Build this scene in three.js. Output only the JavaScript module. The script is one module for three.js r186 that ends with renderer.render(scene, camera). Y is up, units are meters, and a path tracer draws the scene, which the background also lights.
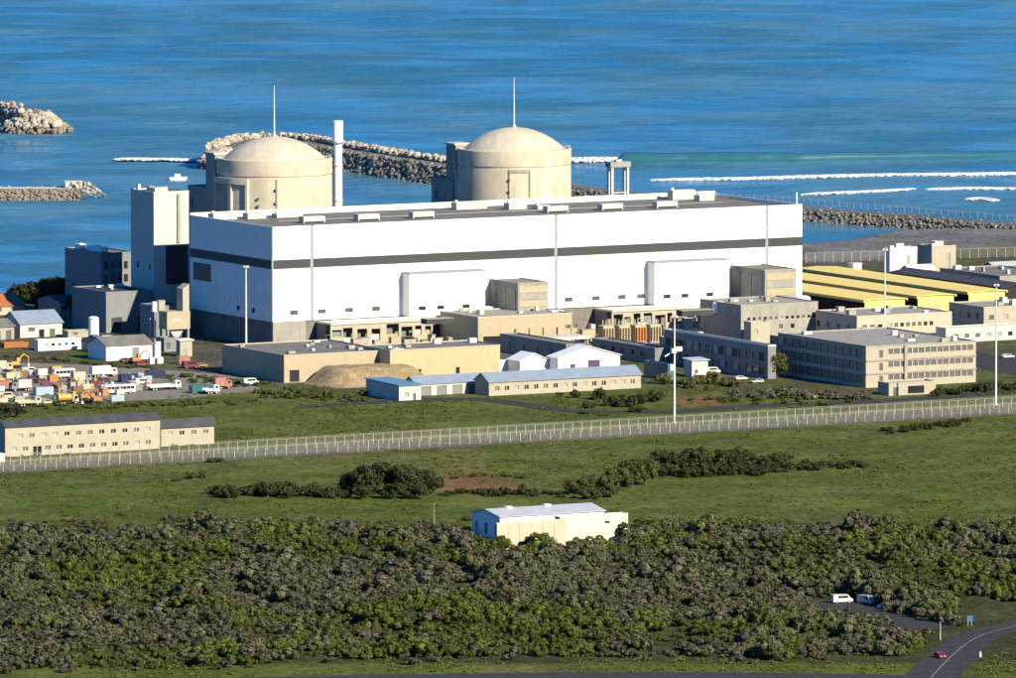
import * as THREE from 'three';
import { mergeGeometries } from 'three/addons/utils/BufferGeometryUtils.js';
import { RoundedBoxGeometry } from 'three/addons/geometries/RoundedBoxGeometry.js';

// ---------------------------------------------------------------- camera, sky, sun, exposure
const scene = new THREE.Scene();
const camera = new THREE.PerspectiveCamera(3.883, 1024 / 683, 10, 90000);
camera.position.set(0, 300, 3333);
camera.lookAt(0, 0, 0);
const renderer = new THREE.WebGLRenderer({ antialias: true });
renderer.setSize(1024, 683);
renderer.toneMapping = THREE.LinearToneMapping;
renderer.toneMappingExposure = 1.8;
renderer.shadowMap.enabled = true;

const SUN_AZ = 42, SUN_EL = 28;                       // degrees: from the camera's right shoulder
{
  const W = 64, H = 256, data = new Float32Array(W * H * 4);
  for (let j = 0; j < H; j++) {
    const el = ((j + 0.5) / H - 0.5) * Math.PI;
    const t = Math.max(0, Math.sin(el));
    const k = Math.exp(-t * 3.6), g = Math.exp(-t * 16);
    for (let i = 0; i < W; i++) {
      const o = (j * W + i) * 4;
      data[o] = 0.001 + 0.01 * k + 0.08 * g;
      data[o + 1] = 0.076 + 0.116 * k + 0.12 * g;
      data[o + 2] = 0.28 + 0.24 * k + 0.06 * g;
      data[o + 3] = 1;
    }
  }
  const sky = new THREE.DataTexture(data, W, H, THREE.RGBAFormat, THREE.FloatType);
  sky.mapping = THREE.EquirectangularReflectionMapping;
  sky.magFilter = THREE.LinearFilter; sky.minFilter = THREE.LinearFilter;
  sky.needsUpdate = true;
  scene.background = sky;
  scene.environment = sky;
}
const sun = new THREE.DirectionalLight(new THREE.Color().setRGB(1, 0.88, 0.66), 5);
{
  const a = THREE.MathUtils.degToRad(SUN_AZ), e = THREE.MathUtils.degToRad(SUN_EL);
  sun.position.set(Math.sin(a) * Math.cos(e) * 3000, Math.sin(e) * 3000, Math.cos(a) * Math.cos(e) * 3000);
  sun.target.position.set(0, 0, 0);
  sun.castShadow = true;
  const c = sun.shadow.camera;
  c.left = -700; c.right = 700; c.top = 900; c.bottom = -900; c.near = 100; c.far = 6000;
  sun.shadow.mapSize.set(4096, 4096);
  scene.add(sun, sun.target);
}

// ---------------------------------------------------------------- helpers
function rng(seed) {
  let s = seed >>> 0;
  return () => { s = (s + 0x6d2b79f5) | 0; let t = Math.imul(s ^ (s >>> 15), 1 | s); t = (t + Math.imul(t ^ (t >>> 7), 61 | t)) ^ t; return ((t ^ (t >>> 14)) >>> 0) / 4294967296; };
}
const hash2 = (i, j, s) => { let h = Math.imul(i | 0, 374761393) + Math.imul(j | 0, 668265263) + Math.imul(s | 0, 974634821); h = Math.imul(h ^ (h >>> 13), 1274126177); return ((h ^ (h >>> 16)) >>> 0) / 4294967296; };
function vnoise(x, y, s = 0, per = 0) {
  const i = Math.floor(x), j = Math.floor(y), fx = x - i, fy = y - j, m = per ? (a) => ((a % per) + per) % per : (a) => a;
  const u = fx * fx * (3 - 2 * fx), v = fy * fy * (3 - 2 * fy);
  const a = hash2(m(i), m(j), s), b = hash2(m(i + 1), m(j), s), c = hash2(m(i), m(j + 1), s), d = hash2(m(i + 1), m(j + 1), s);
  return a + (b - a) * u + (c - a) * v + (a - b - c + d) * u * v;
}
function fbm(x, y, oct = 4, s = 0, per = 0) {
  let t = 0, a = 0.5, n = 0;
  for (let o = 0; o < oct; o++) { t += a * vnoise(x, y, s + o * 17, per); n += a; a *= 0.5; x *= 2; y *= 2; if (per) per *= 2; }
  return t / n;
}
const clamp = (v, a = 0, b = 1) => Math.min(b, Math.max(a, v));
const smooth = (a, b, v) => { const t = clamp((v - a) / (b - a)); return t * t * (3 - 2 * t); };
const lerp = (a, b, t) => a + (b - a) * t;
const mix3 = (a, b, t) => [lerp(a[0], b[0], t), lerp(a[1], b[1], t), lerp(a[2], b[2], t)];
const TH = THREE.MathUtils.degToRad(29);              // the plant stands turned by this angle
const R = THREE.MathUtils.degToRad;

// grey noise textures, a tile covers `metres`; fn(u, v) returns 0..1
function noiseTexture(size, fn, colour = true) {
  const d = new Uint8Array(size * size * 4);
  for (let j = 0; j < size; j++) for (let i = 0; i < size; i++) {
    const v = fn(i / size, j / size), o = (j * size + i) * 4, q = Array.isArray(v) ? v : [v, v, v];
    d[o] = clamp(q[0]) * 255; d[o + 1] = clamp(q[1]) * 255; d[o + 2] = clamp(q[2]) * 255; d[o + 3] = 255;
  }
  const t = new THREE.DataTexture(d, size, size, THREE.RGBAFormat);
  t.wrapS = t.wrapT = THREE.RepeatWrapping; t.magFilter = THREE.LinearFilter; t.minFilter = THREE.LinearMipmapLinearFilter; t.generateMipmaps = true;
  if (colour) t.colorSpace = THREE.SRGBColorSpace;
  t.needsUpdate = true;
  return t;
}
const TEX = {
  concrete: noiseTexture(256, (u, v) => { const a = fbm(u * 6, v * 6, 5, 3, 6), b = fbm(u * 24, v * 3, 3, 9, 24); return 0.93 + 0.14 * (a - 0.5) + 0.08 * (b - 0.5); }),
  plaster: noiseTexture(256, (u, v) => { const a = fbm(u * 5, v * 5, 5, 21, 5), b = fbm(u * 40, v * 4, 3, 29, 40); return 0.95 + 0.08 * (a - 0.5) + 0.05 * (b - 0.5); }),
  asphalt: noiseTexture(256, (u, v) => { const a = fbm(u * 5, v * 5, 5, 41, 5), b = hash2(u * 256, v * 256, 5); return 0.88 + 0.26 * (a - 0.5) + 0.12 * (b - 0.5); }),
  ground: noiseTexture(1024, (u, v) => { const a = fbm(u * 7, v * 7, 5, 51, 7), b = fbm(u * 90, v * 90, 4, 57, 90); return 0.84 + 0.3 * (a - 0.5) + 0.5 * (b - 0.5); }),
  ribs: noiseTexture(256, (u, v) => { const r = Math.sin(u * Math.PI * 2 * 16) > 0.72 ? 0.82 : 0.95; return r + 0.12 * (fbm(u * 5, v * 5, 4, 61, 5) - 0.5); }),
};
const textureFor = (t, metres) => { const c = t.clone(); c.repeat.set(1 / metres, 1 / metres); c.needsUpdate = true; return c; };
const texCache = new Map();
const tx = (k, metres) => { const id = k + metres; if (!texCache.has(id)) texCache.set(id, textureFor(TEX[k], metres)); return texCache.get(id); };
function mat(r, g, b, rough = 0.9, tex, metres = 12, extra = {}) {
  const m = new THREE.MeshPhysicalMaterial({ roughness: rough, metalness: 0, side: THREE.DoubleSide, specularIntensity: rough > 0.8 ? 0.2 : 1, ...extra });
  m.color.setRGB(r, g, b);
  if (tex) m.map = tx(tex, metres);
  return m;
}
const M = {
  white: mat(0.8, 0.8, 0.78, 0.6, 'plaster', 20),
  band: mat(0.035, 0.037, 0.045, 0.6, 'plaster', 9),
  joint: mat(0.3, 0.31, 0.33, 0.8, 'concrete', 9),
  domeConcrete: mat(0.58, 0.525, 0.405, 0.92, 'concrete', 26),
  domePale: mat(0.61, 0.565, 0.46, 0.92, 'concrete', 18),
  domeGrey: mat(0.36, 0.35, 0.3, 0.92, 'concrete', 10),
  concrete: mat(0.33, 0.32, 0.285, 0.92, 'concrete', 14),
  concreteDark: mat(0.2, 0.19, 0.175, 0.92, 'concrete', 14),
  cream: mat(0.41, 0.38, 0.3, 0.9, 'plaster', 14),
  beige: mat(0.42, 0.36, 0.25, 0.9, 'plaster', 14),
  buff: mat(0.46, 0.4, 0.25, 0.9, 'plaster', 14),
  pale: mat(0.56, 0.55, 0.5, 0.85, 'plaster', 10),
  pinkish: mat(0.5, 0.425, 0.34, 0.9, 'plaster', 12),
  yellow: mat(0.8, 0.62, 0.18, 0.75, 'plaster', 14),
  roofGrey: mat(0.23, 0.22, 0.205, 0.95, 'asphalt', 14),
  roofDark: mat(0.075, 0.08, 0.095, 0.85, 'asphalt', 14),
  roofBlue: mat(0.24, 0.3, 0.38, 0.55, 'ribs', 10),
  roofPale: mat(0.5, 0.52, 0.54, 0.5, 'ribs', 10),
  roofRed: mat(0.42, 0.13, 0.06, 0.8, 'ribs', 10),
  blueWall: mat(0.2, 0.21, 0.22, 0.7, 'ribs', 12),
  slate: mat(0.2, 0.21, 0.22, 0.7, 'plaster', 12),
  glass: mat(0.02, 0.024, 0.03, 0.12),
  dark: mat(0.03, 0.03, 0.032, 0.9),
  steel: mat(0.42, 0.43, 0.43, 0.5, null, 1, { metalness: 0.3 }),
  galvanised: mat(0.55, 0.55, 0.53, 0.55),
  pole: mat(0.6, 0.6, 0.57, 0.6),
  rust: mat(0.3, 0.12, 0.05, 0.85),
  tank: mat(0.76, 0.76, 0.74, 0.45),
  frame: mat(0.62, 0.6, 0.54, 0.7),
  tyre: mat(0.02, 0.02, 0.02, 0.9),
  asphalt: mat(0.062, 0.063, 0.068, 0.95, 'asphalt', 11),
  asphaltOld: mat(0.14, 0.135, 0.13, 0.95, 'asphalt', 16),
  gravel: mat(0.3, 0.27, 0.22, 0.97, 'ground', 9),
  sandBank: mat(0.42, 0.32, 0.18, 0.98, 'ground', 18),
  kerb: mat(0.4, 0.39, 0.36, 0.9, 'concrete', 5),
  paint: mat(0.75, 0.75, 0.72, 0.7),
  blindPale: mat(0.3, 0.29, 0.26, 0.5),
  rosy: mat(0.58, 0.46, 0.35, 0.9, 'plaster', 12),
  bright: mat(0.7, 0.64, 0.5, 0.9, 'plaster', 12),
  blind: mat(0.1, 0.1, 0.1, 0.4),
  orange: mat(0.5, 0.16, 0.05, 0.6),
};
// uv in metres, projected along each face's main axis
function metreUV(g) {
  if (g.index) g = g.toNonIndexed();
  if (!g.attributes.normal) g.computeVertexNormals();
  const p = g.attributes.position, n = g.attributes.normal, uv = new Float32Array(p.count * 2);
  for (let i = 0; i < p.count; i++) {
    const ax = Math.abs(n.getX(i)), ay = Math.abs(n.getY(i)), az = Math.abs(n.getZ(i));
    if (ay > ax && ay > az) { uv[2 * i] = p.getX(i); uv[2 * i + 1] = p.getZ(i); }
    else if (ax > az) { uv[2 * i] = p.getZ(i); uv[2 * i + 1] = p.getY(i); }
    else { uv[2 * i] = p.getX(i); uv[2 * i + 1] = p.getY(i); }
  }
  g.setAttribute('uv', new THREE.BufferAttribute(uv, 2));
  return g;
}
const flat = (g) => { const n = g.index ? g.toNonIndexed() : g; for (const k of Object.keys(n.attributes)) if (!['position', 'normal', 'uv'].includes(k)) n.deleteAttribute(k); return n; };
const join = (list) => mergeGeometries(list.map(flat));
// box from x0..x1, y0..y1, z0..z1
const bx = (x0, x1, y0, y1, z0, z1) => new THREE.BoxGeometry(x1 - x0, y1 - y0, z1 - z0).translate((x0 + x1) / 2, (y0 + y1) / 2, (z0 + z1) / 2);
const rb = (x0, x1, y0, y1, z0, z1, r = 0.1) => new RoundedBoxGeometry(x1 - x0, y1 - y0, z1 - z0, 2, r).translate((x0 + x1) / 2, (y0 + y1) / 2, (z0 + z1) / 2);
const cyl = (r0, r1, y0, y1, seg = 20, x = 0, z = 0) => new THREE.CylinderGeometry(r1, r0, y1 - y0, seg).translate(x, (y0 + y1) / 2, z);
function bar(a, b, r, seg = 6) {
  const A = new THREE.Vector3(...a), B = new THREE.Vector3(...b), d = B.clone().sub(A), g = new THREE.CylinderGeometry(r, r, d.length(), seg);
  g.applyQuaternion(new THREE.Quaternion().setFromUnitVectors(new THREE.Vector3(0, 1, 0), d.clone().normalize()));
  return g.translate((A.x + B.x) / 2, (A.y + B.y) / 2, (A.z + B.z) / 2);
}
// extruded polygon in x-y, from z0 to z1
function prism(pts, z0, z1, holes = []) {
  const s = new THREE.Shape(pts.map((p) => new THREE.Vector2(...p)));
  for (const [hx0, hx1, hy0, hy1] of holes) s.holes.push(new THREE.Path([[hx0, hy0], [hx0, hy1], [hx1, hy1], [hx1, hy0]].map((p) => new THREE.Vector2(...p))));
  return new THREE.ExtrudeGeometry(s, { depth: z1 - z0, bevelEnabled: false }).translate(0, 0, z0);
}
const turned = (g) => g.rotateY(Math.PI / 2);          // x-y prism to a z-y one (x becomes -z)

const taken = new Map();
function numbered(name) { const n = taken.get(name) || 0; taken.set(name, n + 1); return n ? name + '_' + String(n).padStart(3, '0') : name; }
function thing(name, label, category, x, z, turn = TH, group, y = 0) {
  const o = new THREE.Group(); o.name = numbered(name); o.position.set(x, y, z); o.rotation.y = turn;
  o.userData = { label, category }; if (group) o.userData.group = group;
  scene.add(o); return o;
}
function part(parent, name, geos, m, label) {
  const list = Array.isArray(geos) ? geos : [geos];
  if (!list.length) return null;
  const o = new THREE.Mesh(metreUV(list.length > 1 ? join(list) : flat(list[0])), m);
  o.name = name; o.castShadow = o.receiveShadow = true; if (label) o.userData.label = label;
  parent.add(o); return o;
}
function structure(name, geo, m, label, category) {
  const o = new THREE.Mesh(geo, m); o.name = numbered(name); o.castShadow = o.receiveShadow = true;
  o.userData = { kind: 'structure', label, category }; scene.add(o); return o;
}
function stuff(o, name, label, category) { o.name = numbered(name); o.castShadow = o.receiveShadow = true; o.userData = { kind: 'stuff', label, category }; scene.add(o); return o; }
function clonePlace(src, label, x, z, turn, group, y = 0) {
  const c = src.clone(); c.name = numbered(src.userData.base || src.name); c.userData = { ...src.userData, label }; if (group) c.userData.group = group;
  c.position.set(x, y, z); c.rotation.y = turn; scene.add(c); return c;
}
function polyAt(pts, x) {                               // piecewise linear
  if (x <= pts[0][0]) return pts[0][1];
  for (let i = 1; i < pts.length; i++) if (x <= pts[i][0]) return lerp(pts[i - 1][1], pts[i][1], (x - pts[i - 1][0]) / (pts[i][0] - pts[i - 1][0]));
  return pts[pts.length - 1][1];
}
function inside(poly, x, z) {
  let c = false;
  for (let i = 0, j = poly.length - 1; i < poly.length; j = i++) {
    const [xi, zi] = poly[i], [xj, zj] = poly[j];
    if ((zi > z) !== (zj > z) && x < ((xj - xi) * (z - zi)) / (zj - zi) + xi) c = !c;
  }
  return c;
}

// ---------------------------------------------------------------- land
const SEA = -3;
const shore = [[-6000, -199.75,-170.63].flat(), [-199.75,-170.63], [-173.22,-203.59], [-161.28,-254.19], [-141.69,-306.26], [-113.84,-350.8], [-40.26,-382.63], [34.47,-401.07], [109.93,-419.69], [129.39,-438.49], [144.07,-476.67], [206.68,-540.36], [1500, -560]].map((p) => (p.length === 3 ? [p[0], p[2]] : p));
const soilSpots = [[-10.95,466.18, 15, 14], [-2.3,477.21, 8, 8], [60.67,219.79, 9, 7], [-17.36,455.06, 6, 7], [57.1,209.98, 7, 6]];
const FYN0 = 580, FYN1 = 886;                           // the belt of fynbos scrub, in metres of z
const distTo = (pts, x, z) => { let m = 1e9; for (let i = 1; i < pts.length; i++) { const [ax, az] = pts[i - 1], [bx_, bz] = pts[i], t = clamp(((x - ax) * (bx_ - ax) + (z - az) * (bz - az)) / ((bx_ - ax) ** 2 + (bz - az) ** 2)); m = Math.min(m, Math.hypot(x - ax - t * (bx_ - ax), z - az - t * (bz - az))); } return m; };
const mainRoad = [[-151.68,934.91], [-74.63,927.11], [-1.95,917.28], [61.33,916.3], [104.85,923.19], [147.58,938.8]];
const sideRoad = [[101.12,931.02], [105.87,899.4], [114.13,852.47], [120.22,829.39], [128.9,812.34], [146.62,786.32]];
const clearingPts = [[84.69,759.77], [92.95,781.94], [101.16,801.56], [107.82,818.76]];
const lonelyLine = [[-7.66,613.36], [32.12,603.34]];
// low old dunes under the scrub
function duneHeight(x, z) {
  const m = smooth(FYN0 + 20, FYN0 + 80, z) * smooth(FYN1 - 4, FYN1 - 36, z);
  if (m <= 0) return 0;
  const clear = Math.min(distTo(sideRoad, x, z) - 12, distTo(clearingPts, x, z) - 14, distTo(lonelyLine, x, z) - 26);
  return m * smooth(0, 22, clear) * Math.max(0, (fbm(x / 26, z / 34, 3, 601) - 0.36) * 10);
}
const land = (() => {
  const xs = [], zs = [];
  for (let x = -252; x <= 252; x += 2.5) xs.push(x);
  for (let d = 6, x = 252; x < 7000; d *= 1.45) { x += d; xs.push(x); xs.unshift(-x); }
  for (let z = -470; z <= 1000; z += 2.75) zs.push(z);
  for (let d = 6, z = 1000; z < 12000; d *= 1.4) { z += d; zs.push(z); }
  const P = [], C = [], U = [], I = [];
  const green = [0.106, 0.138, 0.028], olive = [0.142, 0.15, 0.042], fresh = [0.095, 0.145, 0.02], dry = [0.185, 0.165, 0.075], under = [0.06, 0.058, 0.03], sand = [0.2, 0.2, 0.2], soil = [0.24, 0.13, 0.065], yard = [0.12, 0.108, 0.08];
  for (const z of zs) for (const x of xs) {
    const d = z - polyAt(shore, x);
    let h = clamp(SEA + d * 0.13, -9, 0);
    if (h < 0) h += (fbm(x / 6, z / 6, 3, 71) - 0.5) * 0.5;
    if (z > FYN0 && z < FYN1 && Math.abs(x) < 240) h += duneHeight(x, z);
    const n1 = fbm(x / 60, z / 130, 4, 81), n2 = fbm(x / 14, z / 34, 4, 91), n3 = fbm(x / 5, z / 9, 3, 95);
    let c = mix3(green, olive, smooth(0.35, 0.65, n1 * 0.6 + n2 * 0.4));
    c = mix3(c, fresh, smooth(0.55, 0.72, n2) * 0.75);
    c = mix3(c, dry, smooth(0.6, 0.78, n3 * 0.5 + n1 * 0.5) * 0.6);
    if (z < 205) c = mix3(c, yard, clamp(smooth(205, 150, z) * smooth(0.3, 0.55, n2 * 0.7 + n3 * 0.3)));
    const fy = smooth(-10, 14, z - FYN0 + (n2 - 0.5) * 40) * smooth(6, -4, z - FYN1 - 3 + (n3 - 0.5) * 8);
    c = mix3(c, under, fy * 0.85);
    for (const [sx, sz, rx, rz] of soilSpots) { const q = Math.hypot((x - sx) / rx, (z - sz) / (rz * 2.4)) + (n3 - 0.5) * 0.9; c = mix3(c, soil, smooth(1, 0.6, q)); }
    const reach = lerp(62, 140, smooth(75, 130, x)); if (d < reach + 20) c = mix3(c, sand, smooth(reach, reach - 32, d + (n3 - 0.5) * 30));
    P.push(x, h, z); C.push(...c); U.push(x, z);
  }
  const nx = xs.length;
  for (let j = 0; j < zs.length - 1; j++) for (let i = 0; i < nx - 1; i++) { const a = j * nx + i; I.push(a, a + nx, a + 1, a + 1, a + nx, a + nx + 1); }
  const g = new THREE.BufferGeometry();
  g.setAttribute('position', new THREE.Float32BufferAttribute(P, 3)); g.setAttribute('color', new THREE.Float32BufferAttribute(C, 3)); g.setAttribute('uv', new THREE.Float32BufferAttribute(U, 2));
  g.setIndex(I); g.computeVertexNormals();
  const m = new THREE.MeshPhysicalMaterial({ vertexColors: true, roughness: 1, specularIntensity: 0.08, map: tx('ground', 97) });
  return structure('ground', g, m, 'coastal flat of rough olive grass between the plant and the scrub', 'ground');
})();

// ---------------------------------------------------------------- sea
const breakerZ = (x) => polyAt([[-40, -1010], [38.6,-852.37], [122.68,-858.19], [214.92,-887.52], [260, -1000]].sort((a, b) => a[0] - b[0]), x);
const sea = (() => {
  const xs = [], zs = [];
  for (let x = -360; x <= 360; x += 6) xs.push(x);
  for (let d = 14, x = 360; x < 50000; d *= 1.5) { x += d; xs.push(x); xs.unshift(-x); }
  for (let z = -100; z >= -2500; z -= 3.2) zs.push(z);
  for (let d = 6, z = -2500; z > -60000; d *= 1.3) { z -= d; zs.push(z); }
  const P = [], U = [], I = [], C = [];
  for (const z of zs) for (const x of xs) {
    let h = SEA;
    const open = smooth(-760, -980, z), fade = smooth(-6000, -2600, z);
    const ph = z / 17 + x / 160 + 9 * fbm(x / 130, z / 150, 3, 101);
    const ph2 = z / 8.5 - x / 60 + 7 * fbm(x / 50, z / 60, 3, 111);
    h += fade * (lerp(0.12, 0.8, open) * (fbm(x / 150, z / 60, 2, 121) * 1.5) * Math.sin(ph) + lerp(0.05, 0.16, open) * Math.sin(ph2));
    // the rising wave that runs in towards the beach
    const b = z - breakerZ(x), amp = 1.4 * smooth(30, 70, x) * smooth(330, 150, x) + 0.0;
    h += amp * (b > 0 ? Math.exp(-b * b / 60) : Math.exp(-b * b / 900));
    const b2 = z - breakerZ(x) - 150 + 10 * Math.sin(x / 40); h += 1.3 * smooth(40, 90, x) * (b2 > 0 ? Math.exp(-b2 * b2 / 40) : Math.exp(-b2 * b2 / 500));
    P.push(x, h, z); U.push(x, z);
    const wx = x + 60 * (fbm(x / 120, z / 90, 2, 133) - 0.5), wz = z + 50 * (fbm(x / 140, z / 70, 2, 135) - 0.5);
    const n = fbm(wx / 45 + 3, wz / 40, 5, 131) * 0.6 + fbm(x / 420, z / 150, 3, 137) * 0.4;
    C.push(...mix3([0.032, 0.13, 0.2], [0.07, 0.195, 0.28], smooth(0.34, 0.68, n)));
  }
  const nx = xs.length;
  for (let j = 0; j < zs.length - 1; j++) for (let i = 0; i < nx - 1; i++) { const a = j * nx + i; I.push(a, a + 1, a + nx, a + 1, a + nx + 1, a + nx); }
  const g = new THREE.BufferGeometry();
  g.setAttribute('position', new THREE.Float32BufferAttribute(P, 3)); g.setAttribute('uv', new THREE.Float32BufferAttribute(U, 2)); g.setAttribute('color', new THREE.Float32BufferAttribute(C, 3));
  g.setIndex(I); g.computeVertexNormals();
  const m = new THREE.MeshStandardMaterial({ vertexColors: true, roughness: 1, metalness: 0 });
  // wind slicks: smoother and rougher streaks of water
  const slick = noiseTexture(512, (u, v) => { const a = fbm(u * 10, v * 14, 5, 141, 0), b = fbm(u * 30 + 3, v * 44, 3, 149, 0); return 0.16 + 0.36 * smooth(0.35, 0.65, a * 0.6 + b * 0.4); }, false);
  slick.wrapS = slick.wrapT = THREE.MirroredRepeatWrapping; slick.repeat.set(1 / 700, 1 / 900); m.roughnessMap = slick;
  const chop = noiseTexture(512, (u, v) => fbm(u * 16, v * 22, 6, 151, 0), false);
  chop.wrapS = chop.wrapT = THREE.MirroredRepeatWrapping; chop.repeat.set(1 / 160, 1 / 130); m.bumpMap = chop; m.bumpScale = 1.5;
  return structure('sea', g, m, 'deep blue ocean with long low swell and wind streaks', 'sea');
})();

// white water: lumpy ribbons lying on the sea
const foamMat = mat(0.82, 0.85, 0.86, 0.95, 'ground', 6);
function foam(pts, width, height, seed, label) {
  const curve = new THREE.CatmullRomCurve3(pts.map(([x, z]) => new THREE.Vector3(x, 0, z))), len = curve.getLength(), r = rng(seed), list = [];
  const lump = [0, 1, 2].map((k) => { const g = new THREE.IcosahedronGeometry(1, 1), p = g.attributes.position; for (let i = 0; i < p.count; i++) { const q = 0.7 + 0.6 * hash2(Math.round(p.getX(i) * 50), Math.round(p.getY(i) * 50) + Math.round(p.getZ(i) * 50) * 7, seed + k); p.setXYZ(i, p.getX(i) * q, p.getY(i) * q, p.getZ(i) * q); } g.computeVertexNormals(); return g; });
  const n = Math.round(len * 11);
  for (let i = 0; i < n; i++) {
    const t = r(), c = curve.getPointAt(t), e = clamp(Math.sin(Math.PI * t) * 4) ** 0.7, dens = fbm(t * len / 22, 1.5, 3, seed + 3);
    if (r() > 0.3 + dens) continue;
    const g3 = (r() + r() + r()) / 1.5 - 1, off = g3 * width * (0.35 + 0.9 * dens) * e + (fbm(t * len / 30, 7.5, 3, seed + 5) - 0.5) * width * 0.7, core = 1 - Math.abs(g3);
    const s = (0.35 + r() * 1.2) * (0.4 + 0.8 * core);
    list.push(lump[i % 3].clone().scale(s * (1 + r()), 0.22 + s * 0.32 * height * 0.5, s * 1.1).rotateY((r() - 0.5) * 0.8).translate(c.x, SEA + 0.15 + height * 0.22 * core * e, c.z + off));
  }
  return structure('surf_foam', metreUV(join(list)), foamMat, label, 'surf');
}
foam([[25.28,-869.88], [38.76,-869.88], [51.4,-869.88], [60.58,-864.03]], 15, 2.6, 201, 'thick white breaker foam behind the right reactor dome');
foam([[60.26,-755.87], [103.59,-766.99], [153.54,-783.79], [186.81,-789.42], [220.17,-795.07]], 8, 1.4, 211, 'long unbroken white surf line off the beach');
foam([[119.91,-679.65], [137.97,-690.37], [164.85,-706.55]], 7, 1.0, 221, 'short white surf streak just seaward of the breakwater');
foam([[170.93,-706.55], [191.44,-711.97], [215.48,-706.55]], 7, 1.0, 231, 'short surf streak at the right end of the breakwater');
foam([[183.87,-653.11], [188.92,-658.39], [194.01,-647.85]], 6, 0.8, 241, 'small foam patch close to the breakwater');
foam([[-164.54,-875.74], [-146.82,-875.74], [-127.24,-869.88]], 9, 1.2, 251, 'white foam streak left of the breakwater head');

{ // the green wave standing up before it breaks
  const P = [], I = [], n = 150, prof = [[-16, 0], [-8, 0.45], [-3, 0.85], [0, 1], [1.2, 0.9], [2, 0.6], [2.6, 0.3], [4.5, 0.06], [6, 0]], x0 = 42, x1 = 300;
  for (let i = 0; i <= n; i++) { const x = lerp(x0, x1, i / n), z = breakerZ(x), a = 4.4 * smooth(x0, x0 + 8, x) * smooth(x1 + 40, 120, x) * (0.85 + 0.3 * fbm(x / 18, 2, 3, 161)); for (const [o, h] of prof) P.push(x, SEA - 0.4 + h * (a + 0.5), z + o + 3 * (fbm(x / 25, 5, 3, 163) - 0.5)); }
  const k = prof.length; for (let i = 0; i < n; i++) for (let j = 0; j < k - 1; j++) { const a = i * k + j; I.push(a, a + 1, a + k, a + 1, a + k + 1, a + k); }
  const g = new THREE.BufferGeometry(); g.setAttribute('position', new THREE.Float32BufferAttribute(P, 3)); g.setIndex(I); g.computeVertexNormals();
  structure('breaking_wave', metreUV(g), mat(0.02, 0.095, 0.135, 0.3), 'long green wave rising seaward of the right surf lines', 'wave');
}
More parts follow.
